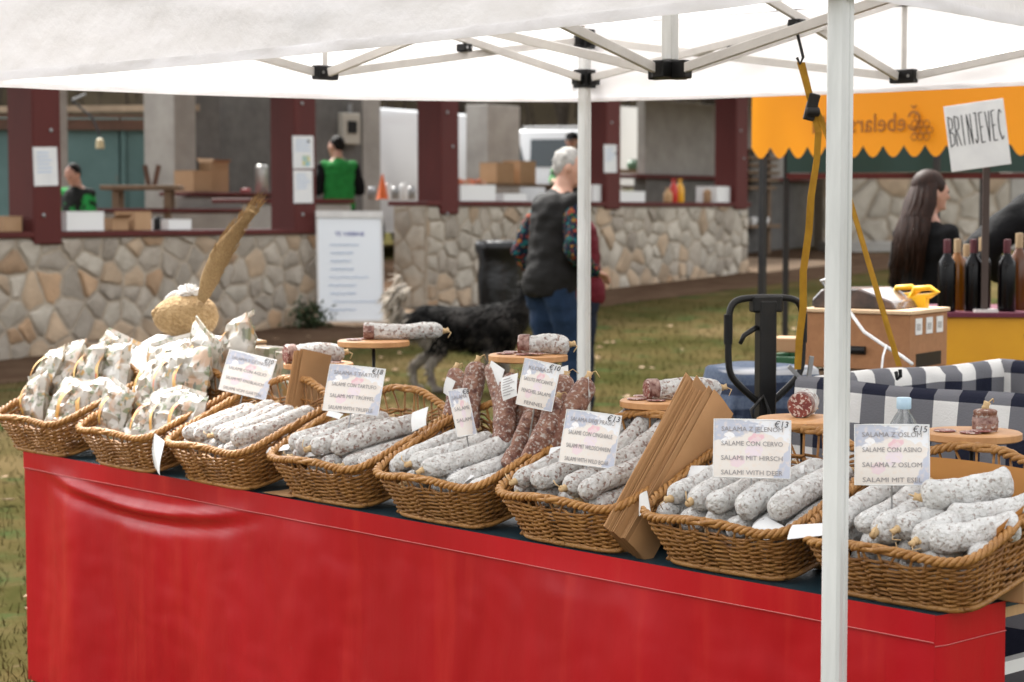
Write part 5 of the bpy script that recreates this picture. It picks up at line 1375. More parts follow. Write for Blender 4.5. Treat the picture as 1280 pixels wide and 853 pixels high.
for x in (-.7, 1.2, 3.2): b = MB(); b.box(x, x + .06, .1, .3, .4, zsh - .041); obj('leg', b, old_wood, sh)
fbox(619, 645, 204, 231, 3.45, .3, cardboard, 'cardboard_box', 'cardboard box on the old shelf beside the concrete pillar', 'box', 'boxes on the counters', zbase=zsh)
fbox(648, 672, 202, 231, 3.45, .3, cardboard, 'cardboard_box', 'cardboard box on the old shelf behind the white-haired man', 'box', 'boxes on the counters', zbase=zsh)
fbox(741, 757, 232, 251, .02, .25, wplast, 'white_tray', 'white box on the counter below the notice post', 'box', zbase=zrs)
tr_ = fbox(769, 812, 240, 251, .02, .3, wplast, 'white_tray', 'white and green tray on the counter beside the juice bottles', 'tray', zbase=zrs)
b = MB()
for i in range(26): b.ell((rd.uniform(-.16, .16), rd.uniform(.03, .27), .11 + rd.uniform(-.01, .03)), (.03, .03, .022), 8, 6)
obj('food_heap', b, mat('salad', (.2, .26, .1), .7, col2=(.5, .4, .3), scale=14), tr_, smooth=180)
jp = [(.9, 0), (1, .05), (1, .6), (.85, .72), (.4, .88), (.35, .95)]
for px, m_, l_ in ((835, raw_wood, 'wooden'), (842, mat('red_sauce', (.5, .03, .02), .35), 'red'), (850, mat('yellow_sauce', (.7, .35, .02), .35), 'yellow')):
    fcyl(px, 226 if l_ != 'wooden' else 236, 251, .15, .055, m_, 'sauce_bottle' if l_ != 'wooden' else 'wooden_jar', '%s %s on the stone wall counter' % (l_, 'squeeze bottle' if l_ != 'wooden' else 'jar'), 'bottle' if l_ != 'wooden' else 'jar', zrs, jp)
fcyl(884, 238, 251, .15, .05, cardboard, 'paper_cup', 'brown cup beside the white carton by the end post', 'cup', zrs)
fbox(893, 919, 234, 251, .03, .3, wplast, 'white_tray', 'white carton on the counter at the end post', 'box', zbase=zrs)
z2 = fw(800, 212, 2.6)[1]; s0 = fw(762, 212, 2.6)[0]; s1 = fw(892, 212, 2.6)[0]
sh2 = thing('wooden_shelf', 'dark wooden back counter under the grey tarpaulin', 'shelf', FP(s0, 2.6, 0), ROT_F)
b = MB(); b.box(0, s1 - s0, 0, .5, z2 - .05, z2 - .002); obj('shelf_board', b, old_wood, sh2); b = MB(); b.box(0, s1-s0, 0, .5, z2 - .5, z2 - .46); obj('shelf_board', b, old_wood, sh2)
for x in (.05, (s1-s0)/2, s1-s0-.1): b = MB(); b.box(x, x + .07, .05, .45, .4, z2 - .052); obj('leg', b, old_wood, sh2)
fbox(826, 860, 190, 213, 2.65, .35, cardboard, 'cardboard_box', 'open cardboard box on the dark counter under the tarpaulin', 'box', 'boxes on the counters', zbase=z2, open_=True)
fbox(858, 880, 188, 213, 2.65, .3, cardboard, 'cardboard_box', 'tall cardboard box on the dark counter beside a yellow jug', 'box', 'boxes on the counters', zbase=z2)
fcyl(884, 196, 213, 2.65, .07, mat('yellow_jug', (.6, .3, .01), .4), 'jug', 'yellow plastic jug on the dark counter', 'jug', z2, jp)
for k, px in enumerate((792, 806)): fcyl(px, 200, 213, 2.7, .1, mat('bagged_%d' % k, ((.06, .12, .07), (.4, .42, .4))[k], .5), 'bundle', ('green bundle on the dark counter under the tarpaulin', 'pale plastic bundle on the dark counter under the tarpaulin')[k], 'bundle', z2, [(.8, 0), (1, .3), (.95, .7), (.5, .95)])
# grey tarpaulin
tp_ = thing('tarpaulin', 'grey translucent plastic sheet hung as back wall of the end bay', 'tarpaulin', FP(fw(766, 200, 3.7)[0], 3.7, 0), ROT_F); wd = fw(905, 200, 3.7)[0] - fw(766, 200, 3.7)[0] + .6
b = MB(); b.grid(lambda u, q: (wd*u, .05*math.sin(u*14) + .06*mnoise.noise(Vector((u*8, q*3, 1))) + .12*q*math.sin(u*5), 3.15 - 2.3*q), 60, 24); obj('sheet', b, translucent('plastic_sheet', (.46, .46, .44), .25, .35, .2, 5), tp_, smooth=180)
b = MB(); b.box(wd*.66, wd*.66 + .07, -.12, -.05, .5, 3.1); obj('wooden_upright', b, raw_wood, tp_)
# meter box on inner wall
s0, z1 = fw(429, 141, 4.3); s1, z0 = fw(451, 181, 4.3)
mb_ = thing('meter_box', 'pale metal meter box on the wall behind the green-vested man', 'meter box', FP((s0+s1)/2, 4.3, z0), ROT_F)
b = MB(); b.box(-.17, .17, 0, .1, 0, z1-z0); obj('casing', b, mat('pale_metal', (.45, .42, .36), .5), mb_, bevel=.01); b = MB(); b.box(-.09, .09, -.012, 0, (z1-z0)*.35, (z1-z0)*.75); obj('window', b, blackpl, mb_); b = MB(); b.tube([(0, .03, z1-z0), (0, .03, z1-z0+.12)], .03, 8); obj('conduit', b, grey_metal, mb_)
# shelves in the recess at the right
s0 = fw(950, 250, 1.55)[0]; rk = thing('wooden_rack', 'weathered wooden rack of stacked planks against the rough wall', 'rack', FP(s0, 1.5, 0), ROT_F)
for k, py in enumerate((186, 196, 205, 214, 223, 233, 281)):
    z = fw(950, py, 1.5)[1]; b = MB(); b.box(-.42 + .04*rd.random(), .5 - .05*(k % 3), -.02 + .02*(k % 2), .33, z - .05, z); obj('plank', b, old_wood, rk, bevel=.004)
for x in (-.35, .35): b = MB(); b.box(x, x + .07, .1, .2, .75, fw(950, 187, 1.5)[1] - .055); obj('leg', b, old_wood, rk)
for k, px in enumerate((941, 956)):
    fcyl(px, 272, 281, 1.6, .07, wplast, 'white_bowl', 'white bowl on the lowest plank of the weathered rack', 'bowl', fw(950, 281, 1.5)[1], [(.6, 0), (1, .6), (.95, 1)], 'white bowls on the rack')

# ================================================================== behind the pavilion: shed, bench, vehicles
tealm = mat('teal_metal', (.1, .18, .175), .6, col2=(.075, .14, .135), scale=2); rust = mat('rusty_beam', (.12, .06, .04), .8, col2=(.08, .045, .03), scale=4)
mixmats(tealm, [((.22, .13, .08), 3, .62, .72, (1, 1, .4))])
psh = on_Y(240, 200, 23.5); shed = thing('metal_shed', 'teal sheet metal shed with rusty beam and plank roof edge', 'shed', (psh.x, 23.5, 0), R(6))
for k in range(7):
    b = MB(); x1 = -.02 - k*.82; b.box(x1 - .8, x1, 0, .05, .5, 2.66); b.box(x1 - .8, x1 - .74, -.03, 0, .5, 2.6); obj('wall_panel', b, tealm, shed, bevel=.004)
b = MB(); b.box(-5.8, .03, -.08, .06, 2.52, 2.64); obj('beam', b, rust, shed); b = MB(); b.box(-5.8, .05, .05, 3, 2.665, 2.7); obj('roof', b, rust, shed)
b = MB(); b.bar((-5.8, -.12, 2.7), (.1, -.12, 2.78), .06, .07); obj('fascia_plank', b, mat('bleached_wood', (.4, .31, .22), .7, col2=(.3, .23, .16), scale=6), shed); b = MB(); b.box(-5.6, -5.55, .06, 3, .4, 2.66); b.box(-.05, 0, .06, 3, .4, 2.66); b.box(-5.6, 0, 2.95, 3, .4, 2.66); obj('wall_sheet', b, tealm, shed)
pb_ = on_Y(178, 232, 21.8); bench = thing('workbench', 'wooden trestle table with two upright pegs before the teal shed', 'table', (pb_.x, 21.8, gz(0, 21.8)), R(4)); hz_ = pb_.z - gz(0, 21.8)
b = MB(); b.box(-.42, .42, -.3, .3, hz_ - .05, hz_); obj('table_top', b, old_wood, bench, bevel=.006)
for x in (-.3, .25):
    for y in (-.22, .22): b = MB(); b.box(x, x + .07, y, y + .07, 0, hz_ - .052); obj('leg', b, old_wood, bench)
b = MB(); b.bar((.07, 0, hz_), (.03, 0, hz_ + .22), .05, .05); b.bar((.13, 0, hz_), (.18, 0, hz_ + .22), .05, .05); obj('peg', b, rust, bench)
pl_ = on_Y(125, 181, 22.3); lp = thing('work_lamp', 'yellowed work lamp hanging by the teal shed', 'lamp', (pl_.x, 22.3, pl_.z)); b = MB(); b.lathe([(.015, .07), (.04, .055), (.05, -.04), (.04, -.045)], 14); obj('shade', b, mat('yellowed', (.5, .42, .25), .5), lp, smooth=50)
b = MB(); b.tube([(0, 0, .1), (-.1, .1, .3), (-.35, .2, .5), (-.4, 1.15, .62)], .012, 6); obj('cable', b, blackpl, lp)
whitep = mat('white_car_paint', (.62, .63, .64), .3, coat=.6); glassd = mat('car_glass', (.02, .03, .035), .08, coat=.3); tyre = mat('tyre', (.015, .015, .015), .8)
def vehicle(name, label, cat, loc, rot, prof, belt, W, wheels, wins, lights):
    t = thing(name, label, cat, loc, rot); n_ = len(prof)
    b = MB(); rings = []
    for f_, inset in ((-1, .10), (-.96, .02), (-.9, 0), (.9, 0), (.96, .02), (1, .10)):
        ring = []
        for x, z in prof:
            tum = max(0, (z - belt))*.16
            cx = sum(p[0] for p in prof)/n_; ring.append(Vector((cx + (x-cx)*(1 - inset*.25), f_*(W - tum), z - inset*.3*(1 if z > belt else 0))))
        rings.append(ring)
    b.loft(rings); obj('body', b, whitep, t, smooth=35)
    for x0, x1, z0, z1, sl in wins:
        for s in (-1, 1):
            b = MB(); yo = s*(W - (z0-belt)*.16 + .006); yt = s*(W - (z1-belt)*.16 + .006)
            b.add([(x0, yo, z0), (x1, yo, z0), (x1 - sl, yt, z1), (x0 + sl*.3, yt, z1)], [(0, 1, 2, 3)]); obj('side_window', b, glassd, t)
    for x in wheels:
        for s in (-1, 1):
            wh = MB(); wh.lathe([(.2, -.1), (.3, -.1), (.33, -.07), (.33, .07), (.3, .1), (.2, .1)], 24, Matrix.Translation((x, s*(W - .08), .33)) @ Matrix.Rotation(R(90), 4, 'X')); w_ = obj('wheel', wh, tyre, t, smooth=40)
            rm = MB(); rm.lathe([(.02, -.09), (.2, -.102), (.2, .102), (.02, .09)], 18, Matrix.Translation((x, s*(W - .08), .33)) @ Matrix.Rotation(R(90), 4, 'X')); obj('rim', rm, grey_metal, w_, smooth=40)
    for x0, x1, y0, y1, z0, z1, nm, m_ in lights:
        b = MB(); b.box(x0, x1, y0, y1, z0, z1); obj(nm, b, m_, t, bevel=.01)
    return t
lampg = mat('lamp_glass', (.5, .5, .5), .15); redl = mat('tail_red', (.35, .01, .01), .2)
pv = on_Y(500, 200, 29.5)
vehicle('delivery_van', 'white delivery van parked behind the passage counter', 'van', (pv.x - .3, 30.2, gz(0, 30)), R(58),
    [(-2.5, .4), (-2.5, 2.0), (-2.42, 2.1), (1.1, 2.1), (1.55, 1.95), (2.1, 1.2), (2.75, 1.02), (2.85, .7), (2.8, .35), (-2.4, .3)], 1.15, .95, (-1.6, 1.85),
    [(1.0, 1.9, 1.2, 1.75, .4)], [(-2.52, -2.49, -.8, .8, 1.25, 1.8, 'rear_window', glassd), (-2.52, -2.49, -.9, -.8, .8, 1.3, 'tail_light', redl), (-2.52, -2.49, .8, .9, .8, 1.3, 'tail_light', redl), (-2.53, -2.49, -.25, .25, .75, .87, 'number_plate', white_paper), (2.78, 2.86, -.8, -.5, .7, .85, 'headlight', lampg), (2.78, 2.86, .5, .8, .7, .85, 'headlight', lampg)])
pc = on_Y(655, 200, 32.0)
vehicle('parked_car', 'white estate car with dark windows parked behind the pavilion', 'car', (pc.x + .35, 32.6, gz(0, 32) + .12), R(166),
    [(-2.2, .4), (-2.22, .9), (-2.05, 1.1), (-1.8, 1.58), (-1.6, 1.66), (.2, 1.68), (.6, 1.6), (1.35, 1.08), (2.1, .95), (2.3, .75), (2.3, .38), (-2.1, .3)], 1.02, .88, (-1.35, 1.4),
    [(-1.75, -.95, 1.08, 1.5, -.1), (-.88, .05, 1.08, 1.52, 0), (.12, 1.05, 1.08, 1.5, .42)], [(-2.24, -2.18, -.78, -.55, .85, 1.05, 'tail_light', redl), (-2.24, -2.18, .55, .78, .85, 1.05, 'tail_light', redl), (2.22, 2.32, -.75, -.45, .68, .82, 'headlight', lampg), (2.22, 2.32, .45, .75, .68, .82, 'headlight', lampg), (-1.6, .2, -.72, -.68, 1.69, 1.73, 'roof_rail', grey_metal), (-1.6, .2, .68, .72, 1.69, 1.73, 'roof_rail', grey_metal), (-2.2, 2.25, -.885, -.87, .38, .45, 'sill_trim', blackpl)])
# shrub at the wall foot
ps = on_Y(388, 402, 18.8); shr = thing('shrub', 'small dark green shrub growing at the foot of the stone wall', 'shrub', ground_at(ps.x, 18.75)); b = MB()
for i in range(420):
    q = Vector((rd.gauss(0, .09), rd.gauss(0, .07), abs(rd.gauss(.1, .07)))); a = Vector((rd.gauss(0, 1), rd.gauss(0, 1), rd.gauss(0, 1))).normalized()*.035; c_ = a.cross(Vector((rd.random(), rd.random(), 1))).normalized()*.012
    b.add([q - a, q + c_, q + a, q - c_], [(0, 1, 2, 3)])
tag(obj('foliage', b, mat('shrub_leaf', (.03, .05, .02), .7, col2=(.05, .075, .03), scale=20), shr), kind='stuff')
b = MB()
for i in range(6): b.tube([(0, 0, 0), (rd.uniform(-.05, .05), rd.uniform(-.05, .05), .12), (rd.uniform(-.12, .12), rd.uniform(-.1, .1), .22)], [.008, .006, .003], 5)
obj('stem', b, bark, shr)

# ================================================================== bottle stall on the right
yellow = mat('yellow_paint', (.62, .3, .006), .5, col2=(.56, .26, .005), scale=3); orange_c = translucent('orange_awning', (.8, .3, .004), .6, .35, .1, 6); oran2 = translucent('red_orange_awning', (.6, .14, .01), .6, .3, .1, 6)
cz = on_Y(1240, 388, 8.9).z; CX0 = on_Y(1150, 388, 8.9).x
st_ = thing('bottle_counter', 'yellow painted stall counter with maroon cloth top', 'counter', (CX0, 8.7, gz(0, 8.7)), R(-4)); ch = cz - gz(0, 8.7)
b = MB(); b.box(-.0, 1.6, 0, .04, .02, ch - .02); obj('front_panel', b, yellow, st_, bevel=.004); b = MB(); b.box(0, .04, .041, .75, .02, ch - .02); obj('side_panel', b, yellow, st_); b = MB(); b.box(-.02, 1.62, -.02, .78, ch - .019, ch); obj('counter_top', b, mat('maroon_top', (.1, .01, .03), .6), st_)
for x in (.42, 1.2): b = MB(); b.lathe([(.012, 0), (.012, .006)], 10, Matrix.Translation((x, 0, ch - .1)) @ Matrix.Rotation(R(90), 4, 'X')); obj('screw', b, dark_metal, st_)
glass_red = mat('dark_wine_glass', (.002, .0016, .002), .16, spec=.25); amber = mat('amber_liquor', (.28, .1, .006), .08, trans=.4); brownl = mat('brown_liquor', (.12, .035, .006), .08, trans=.3); clearg = mat('clear_spirit', (.6, .62, .6), .05, trans=.85)
foil_r = mat('maroon_foil', (.07, .008, .014), .4); foil_c = mat('cream_foil', (.36, .25, .14), .4)
bpm = MB(); bpm.lathe([(.03, .002), (.036, 0), (.0375, .01), (.0375, .19), (.034, .21), (.018, .235), (.0145, .25), (.014, .3)], 24); bme = bpm.mesh('glass', 40)
bcm = MB(); bcm.lathe([(.0152, .245), (.0155, .3), (.015, .304), (.006, .305)], 20); cme = bcm.mesh('foil', 40)
BOT = [(1183, 8.78, glass_red, foil_r, 'dark wine bottle with maroon foil at the counter corner by the woman', 1), (1196, 8.9, amber, foil_c, 'amber liquor bottle with cream cap behind the corner wine bottle', 1), (1207, 9.0, clearg, foil_c, 'clear spirit bottle with small cork between amber and wine bottles', .92), (1216, 8.8, glass_red, foil_r, 'dark wine bottle with maroon foil next to the sign pole', 1), (1227, 8.95, glass_red, foil_c, 'dark bottle with cream foil behind the sign pole', 1.02), (1258, 8.78, glass_red, foil_r, 'dark wine bottle with maroon foil to the right past the sign pole', 1), (1273, 8.92, brownl, foil_c, 'brown liquor bottle with tall wooden stopper', 1.08)]
for px, Y, m_, f_, lab, k in BOT:
    p = on_Y(px, 385, Y); o = thing('bottle', lab, 'bottle', (p.x, Y, cz + .0005), 0, 'bottles on the yellow counter'); o.scale = (k*1.04,)*3
    a = bme.copy(); link('glass', a, m_, o); c2 = cme.copy(); link('foil', c2, f_, o)
# sign on pole
C = on_Y(1222, 170, 8.72); M, w, h = rect([(1185, 132), (1260, 123), (1258, 205), (1184, 217)], C, Vector((-.18, -1, .02)))
sg = thing('hand_written_sign', 'white card sign hand-lettered BRINJEVEC on a brown pole', 'sign'); sg.matrix_world = M
b = MB(); b.box(-w/2, w/2, -h/2, h/2, -.008, 0); obj('panel', b, white_paper, sg, bevel=.001)
GL = {'B': [[(0, 0), (0, 1), (.6, .9), (.55, .62), (0, .52), (.65, .4), (.6, .1), (0, 0)]], 'R': [[(0, 0), (0, 1), (.6, .92), (.55, .58), (0, .5)], [(.2, .5), (.65, 0)]], 'I': [[(.2, 0), (.2, 1)]],
      'N': [[(0, 0), (0, 1), (.55, 0), (.55, 1)]], 'J': [[(.1, 1), (.6, 1)], [(.45, 1), (.42, .12), (.2, 0), (0, .15)]], 'E': [[(.55, 1), (0, .98), (0, 0), (.55, .02)], [(0, .5), (.45, .52)]], 'V': [[(0, 1), (.3, 0), (.6, 1)]], 'C': [[(.6, .88), (.3, 1), (.02, .7), (.02, .3), (.3, 0), (.6, .12)]]}
b = MB(); cw = w*.93/9
for i_, c_ in enumerate('BRINJEVEC'):
    for st2 in GL[c_]:
        pl2 = [(-w*.465 + cw*(i_ + .12 + x_*1.05), h*(-.12 + .46*y_) + .012*(i_/9 - .5)*w, .0012 + .0002*(i_ % 3)) for x_, y_ in st2]
        for a_, c2_ in zip(pl2, pl2[1:]): b.bar(a_, c2_, .0042, .0008)
obj('lettering', b, ink, sg)
pp = on_Y(1233, 210, 8.76); pole = MB(); Mi = M.inverted(); pole.bar(Mi @ Vector((pp.x, 8.76, cz + .0)), Mi @ Vector((pp.x, 8.76, pp.z + .12)), .03, .03); obj('pole', pole, mat('brown_pole', (.05, .032, .026), .5), sg); b = MB(); b.box(-.05, .05, -.05, .05, 0, .012, Mi @ Matrix.Translation((pp.x, 8.76, cz))); obj('pole_foot', b, alu, sg)
# awning of the honey stall behind
aw = thing('awning', 'orange scalloped awning of the honey stall with mirrored lettering', 'awning'); A0 = on_Y(940, 120, 13.2); A1 = on_Y(1330, 138, 11.6); dA = (A1 - A0); dA.z = 0; LA = dA.length; dA.normalize(); ztop = A0.z + .25; zbot = on_Y(940, 190, 13.2).z
aw.location = (A0.x, A0.y, 0); aw.rotation_euler = (0, 0, math.atan2(dA.y, dA.x))
def vf(u, q):
    x = LA*u; sc_ = .075*abs(math.sin(math.pi*x/.148)) - .03
    zb = zbot - sc_ - .02*u; return (x, .012*math.sin(x*5), ztop - (ztop - zb)*q)
b = MB(); b.grid(vf, 220, 6); va = obj('valance', b, orange_c, aw, smooth=180)
b = MB(); b.grid(lambda u, q: (LA*u, .0 + 2.2*q, ztop + .62*q - .05*math.sin(q*3.1)), 20, 8); obj('awning_top', b, oran2, aw, smooth=180)
b = MB(); b.bar((0, .02, ztop), (LA, .02, ztop), .04, .04); obj('front_rail', b, dark_metal, aw)
for x in (.05, LA - .05):
    b = MB(); b.box(x - .02, x + .02, .04, .08, gz(0, 12.5), ztop); obj('post', b, dark_metal, aw)
    b = MB(); b.box(x - .02, x + .02, 2.1, 2.14, gz(0, 14), ztop + .6); obj('post', b, dark_metal, aw)
lb = mat('brown_print', (.26, .09, .01), .7)
for txt, px, hh_ in (('Čebelarstvo', 1103, .165), ('CIN', 1010, .165)):
    me = textmesh(txt, hh_, .001); xx = (on_Y(px, 155, 12.6) - aw.location).dot(dA)
    for v in me.vertices: v.co = Vector((-v.co.x*.9, -.018 - v.co.z, v.co.y))
    zz = on_Y(px, 155, 12.5).z
    lo_ = link('lettering', me, lb, aw, (xx, 0, zz))
hx = (on_Y(1160, 155, 12.4) - aw.location).dot(dA); hz2 = on_Y(1160, 160, 12.4).z; b = MB()
for i in range(10):
    cx, cz_ = hx + .045*(i % 3) + .0225*((i//3) % 2), hz2 + .04*(i//3) - .06
    b.tube([(cx + .022*math.cos(R(60*k)), -.02, cz_ + .022*math.sin(R(60*k))) for k in range(6)], .004, 4, closed=True)
obj('honeycomb_emblem', b, lb, aw)
gt = thing('green_tarpaulin', 'dark green tarpaulin hanging behind the honey stall awning', 'tarpaulin', on_Y(1075, 262, 16.5), R(-6)); gt.location.z = 0
z0 = on_Y(1075, 216, 16.5).z; b = MB(); b.grid(lambda u, q: (-.6 + 3.2*u, .05*math.sin(u*12) + .02*math.sin(u*31), 3.1 - (3.1 - z0)*q), 60, 6); obj('sheet', b, mat('green_sheet', (.012, .04, .03), .5), gt, smooth=180)
for x in (-.6, 1.0, 2.6): b = MB(); b.box(x - .025, x + .025, .06, .11, gz(0, 16.5), 3.1); obj('post', b, dark_metal, gt)
b = MB(); b.box(-.6, 2.6, .0, .06, z0 - .05, z0 - .005); obj('bottom_rail', b, redbrown, gt)

# wooden chest with labels on a crate
pz1 = on_Y(1137, 388, 7.3); chh = .22
def crate_box(loc, rot, sx, sy, h_, m, label, group=None, name='stacked_crate'):
    t = thing(name, label, 'crate', loc, rot, group)
    for k in range(3):
        for (x0, x1, y0, y1) in ((-sx, sx, -sy, -sy + .015), (-sx, sx, sy - .015, sy), (-sx, -sx + .015, -sy + .016, sy - .016), (sx - .015, sx, -sy + .016, sy - .016)):
            b = MB(); b.box(x0, x1, y0, y1, .004 + h_*k/3, h_*(k + .9)/3); obj('slat', b, m, t, bevel=.002)
    b = MB(); b.box(-sx + .02, sx - .02, -sy + .02, sy - .02, .005, .02); obj('floor_board', b, m, t)
    return t
cen = Vector((pz1.x - .04, 7.5, 0)); rotc = R(-40)
base_h = pz1.z - chh - gz(0, 7.5)
for k in range(3): crate_box((cen.x, cen.y, gz(0, 7.5) + k*base_h/3), rotc, .24, .2, base_h/3 - .002, old_wood, 'slatted crate in the stack carrying the labelled wooden chest', 'crates under the chest')
ch_ = thing('wooden_chest', 'brown board chest with pale rim and three white labels', 'chest', (cen.x, cen.y, pz1.z - chh), R(-34))
part_b = mat('fibre_board', (.34, .16, .07), .7, col2=(.28, .13, .055), scale=30)
b = MB(); b.box(-.25, .17, -.2, .16, .0, chh - .015); obj('chest_body', b, part_b, ch_, bevel=.003); b = MB(); b.box(-.258, .178, -.208, .168, chh - .0145, chh); obj('pale_rim', b, mat('pale_ply', (.6, .42, .26), .6), ch_, bevel=.002)
for k in range(3): b = MB(); b.box(.1705, .173, -.15 + .1*k, -.09 + .1*k, chh - .09, chh - .03); l_ = obj('label', b, white_paper, ch_); b = MB(); [b.box(.1731, .1737, -.14 + .1*k + .008*j, -.137 + .1*k + .008*j, chh - .075, chh - .05) for j in range(5)]; obj('bar_code', b, grey_ink, l_)
b = MB(); b.box(.1702, .1715, -.14, .1, .01, .06); obj('dark_slot', b, blackpl, ch_)
b = MB(); b.tube([(-.07, -.2015, .07), (.0, -.2015, .07)], .016, 10); obj('hand_hole', b, blackpl, ch_)
# tool case with yellow catches on the chest
tc_ = thing('equipment_case', 'dark equipment case with yellow catches lying on the wooden chest', 'case', (cen.x, cen.y, pz1.z + .0005), R(-34))
b = MB(); b.prism([(-.24, 0), (.1, 0), (.08, .03), (-.05, .075), (-.2, .07), (-.24, .03)], -.16, .12); obj('shell', b, mat('case_shell', (.03, .03, .032), .25, coat=.4, col2=(.16, .1, .08), scale=7), tc_, bevel=.006)
for x, y in ((.02, .1), (.11, .06)):
    b = MB(); b.tube([(x - .05, y, .035), (x - .03, y, .07), (x + .03, y, .075), (x + .06, y, .06), (x + .03, y, .045), (x - .02, y, .04)], .011, 8, closed=True); b.box(x - .06, x + .02, y - .015, y + .015, .0, .04); obj('catch', b, mat('yellow_plastic', (.75, .42, .01), .4) if 'yellow_plastic' not in MATS else MATS['yellow_plastic'], tc_, smooth=50)
b = MB(); b.tube([(-.2, -.1, .06), (-.22, -.12, .1), (-.17, -.13, .11), (-.15, -.1, .07)], .006, 6); obj('handle', b, grey_metal, tc_)
# green crates with orange fruit
gcm = mat('green_crate', (.012, .075, .03), .5)
pg = on_Y(1005, 440, 8.3); gh = (pg.z - gz(0, 8.3))/3
for k in range(3): crate_box((pg.x + .06, 8.3, gz(0, 8.3) + k*gh), R(-30), .2, .15, gh - .003, gcm, 'green slatted crate in the stack behind the hand truck', 'green crates', 'green_crate')
b = MB(); b.ell((0, 0, 0), (.036, .036, .034), 12, 8); ome = b.mesh('orange', 180); ome.materials.append(mat('orange_skin', (.6, .16, .012), .5))
for i in range(12):
    q_ = Matrix.Rotation(R(-30), 3, 'Z') @ Vector((-.135 + .09*(i % 4), -.08 + .08*(i//4), 0))
    tag(link('orange', ome, None, None, (pg.x + .06 + q_.x, 8.3 + q_.y, gz(0, 8.3) + gh*2 + .058 + .03*(i % 2))), 'orange lying in the top green crate', 'orange', 'oranges in the green crate')
b = MB(); b.box(-.1, .1, -.07, .07, 0, .06); tag(obj('cardboard_tray', b, cardboard, None, (pg.x - .02, 8.3, gz(0, 8.3) + gh*3 + .001), R(-20), bevel=.004), 'small cardboard tray across the top green crate', 'tray')

# wire mesh container lined with gingham cloth
def gingham(name, n_):
    m = bpy.data.materials.new(name); m.use_nodes = True; N = m.node_tree.nodes; L = m.node_tree.links; b = N['Principled BSDF']; b.inputs['Roughness'].default_value = .9; b.inputs['Specular IOR Level'].default_value = .15
    uv = N.new('ShaderNodeUVMap'); sp = N.new('ShaderNodeSeparateXYZ'); mp = N.new('ShaderNodeMapping'); mp.inputs['Scale'].default_value = (n_[0], n_[1], 1); L.new(uv.outputs[0], mp.inputs[0]); L.new(mp.outputs[0], sp.inputs[0]); o_ = []
    for i in range(2):
        fr = N.new('ShaderNodeMath'); fr.operation = 'FRACT'; L.new(sp.outputs[i], fr.inputs[0]); gt_ = N.new('ShaderNodeMath'); gt_.operation = 'GREATER_THAN'; gt_.inputs[1].default_value = .5; L.new(fr.outputs[0], gt_.inputs[0]); o_.append(gt_.outputs[0])
    ad = N.new('ShaderNodeMath'); ad.operation = 'ADD'; L.new(o_[0], ad.inputs[0]); L.new(o_[1], ad.inputs[1])
    dv = N.new('ShaderNodeMath'); dv.operation = 'DIVIDE'; dv.inputs[1].default_value = 2; L.new(ad.outputs[0], dv.inputs[0])
    rp = N.new('ShaderNodeValToRGB'); rp.color_ramp.interpolation = 'CONSTANT'; e = rp.color_ramp.elements; e[0].color = (.66, .65, .63, 1); e[1].position = .25; e[1].color = (.15, .15, .165, 1); q = e.new(.75); q.color = (.014, .016, .03, 1)
    L.new(dv.outputs[0], rp.inputs[0]); L.new(rp.outputs[0], b.inputs['Base Color']); 
    wv = N.new('ShaderNodeTexNoise'); wv.inputs['Scale'].default_value = 180; L.new(uv.outputs[0], wv.inputs['Vector']); bp_ = N.new('ShaderNodeBump'); bp_.inputs['Strength'].default_value = .3; bp_.inputs['Distance'].default_value = .004; L.new(wv.outputs[0], bp_.inputs['Height']); L.new(bp_.outputs[0], b.inputs['Normal']); return m
KA = on_z(1000, 478, 1.085); KB = on_z(1280, 502, 1.085); kd = (KB - KA); kd.z = 0; KROT = math.atan2(kd.y, kd.x); kx, ky = 1.25, 1.0
CZ = 1.085; g0 = -.07
cage = thing('mesh_container', 'wire mesh container on a pallet beside the yellow counter', 'container', (KA.x, KA.y, g0), KROT); H_ = CZ - g0
b = MB()
for k in range(3): b.box(0, kx, .02 + k*.43, .12 + k*.43, 0, .1)
for k in range(7): b.box(.0 + k*.186, .14 + k*.186 - .01, 0, ky, .1005, .12)
obj('pallet', b, raw_wood, cage)
def wires(ax, fixed):
    b = MB(); n_ = 9
    for k in range(n_):
        z = .14 + (H_ - .16)*k/(n_-1); b.tube([(0, fixed, z), (kx, fixed, z)] if ax == 'x' else [(fixed, 0, z), (fixed, ky, z)], .003, 5)
    L_ = kx if ax == 'x' else ky; m_ = int(L_/.075)
    for k in range(m_ + 1): q = L_*k/m_; b.tube([(q, fixed + .004, .12), (q, fixed + .004, H_)] if ax == 'x' else [(fixed + .004, q, .12), (fixed + .004, q, H_)], .003, 5)
    return b
for ax, fx in (('x', 0), ('x', ky), ('y', 0), ('y', kx)): w_ = obj('wire_panel', wires(ax, fx), grey_metal, cage); w_['kind'] = 'stuff'
b = MB(); b.tube([(0, 0, H_), (kx, 0, H_), (kx, ky, H_), (0, ky, H_)], .008, 6, closed=True)
for x in (0, kx):
    for y in (0, ky): b.tube([(x, y, .1), (x, y, H_)], .01, 6)
obj('rim_frame', b, grey_metal, cage)
ging = gingham('gingham_x', (1/.17*1.25, 1/.17*1.15)); gc = thing('gingham_cloth', 'navy and white gingham cloth folded over the mesh container rim', 'cloth', (KA.x, KA.y, g0), KROT)
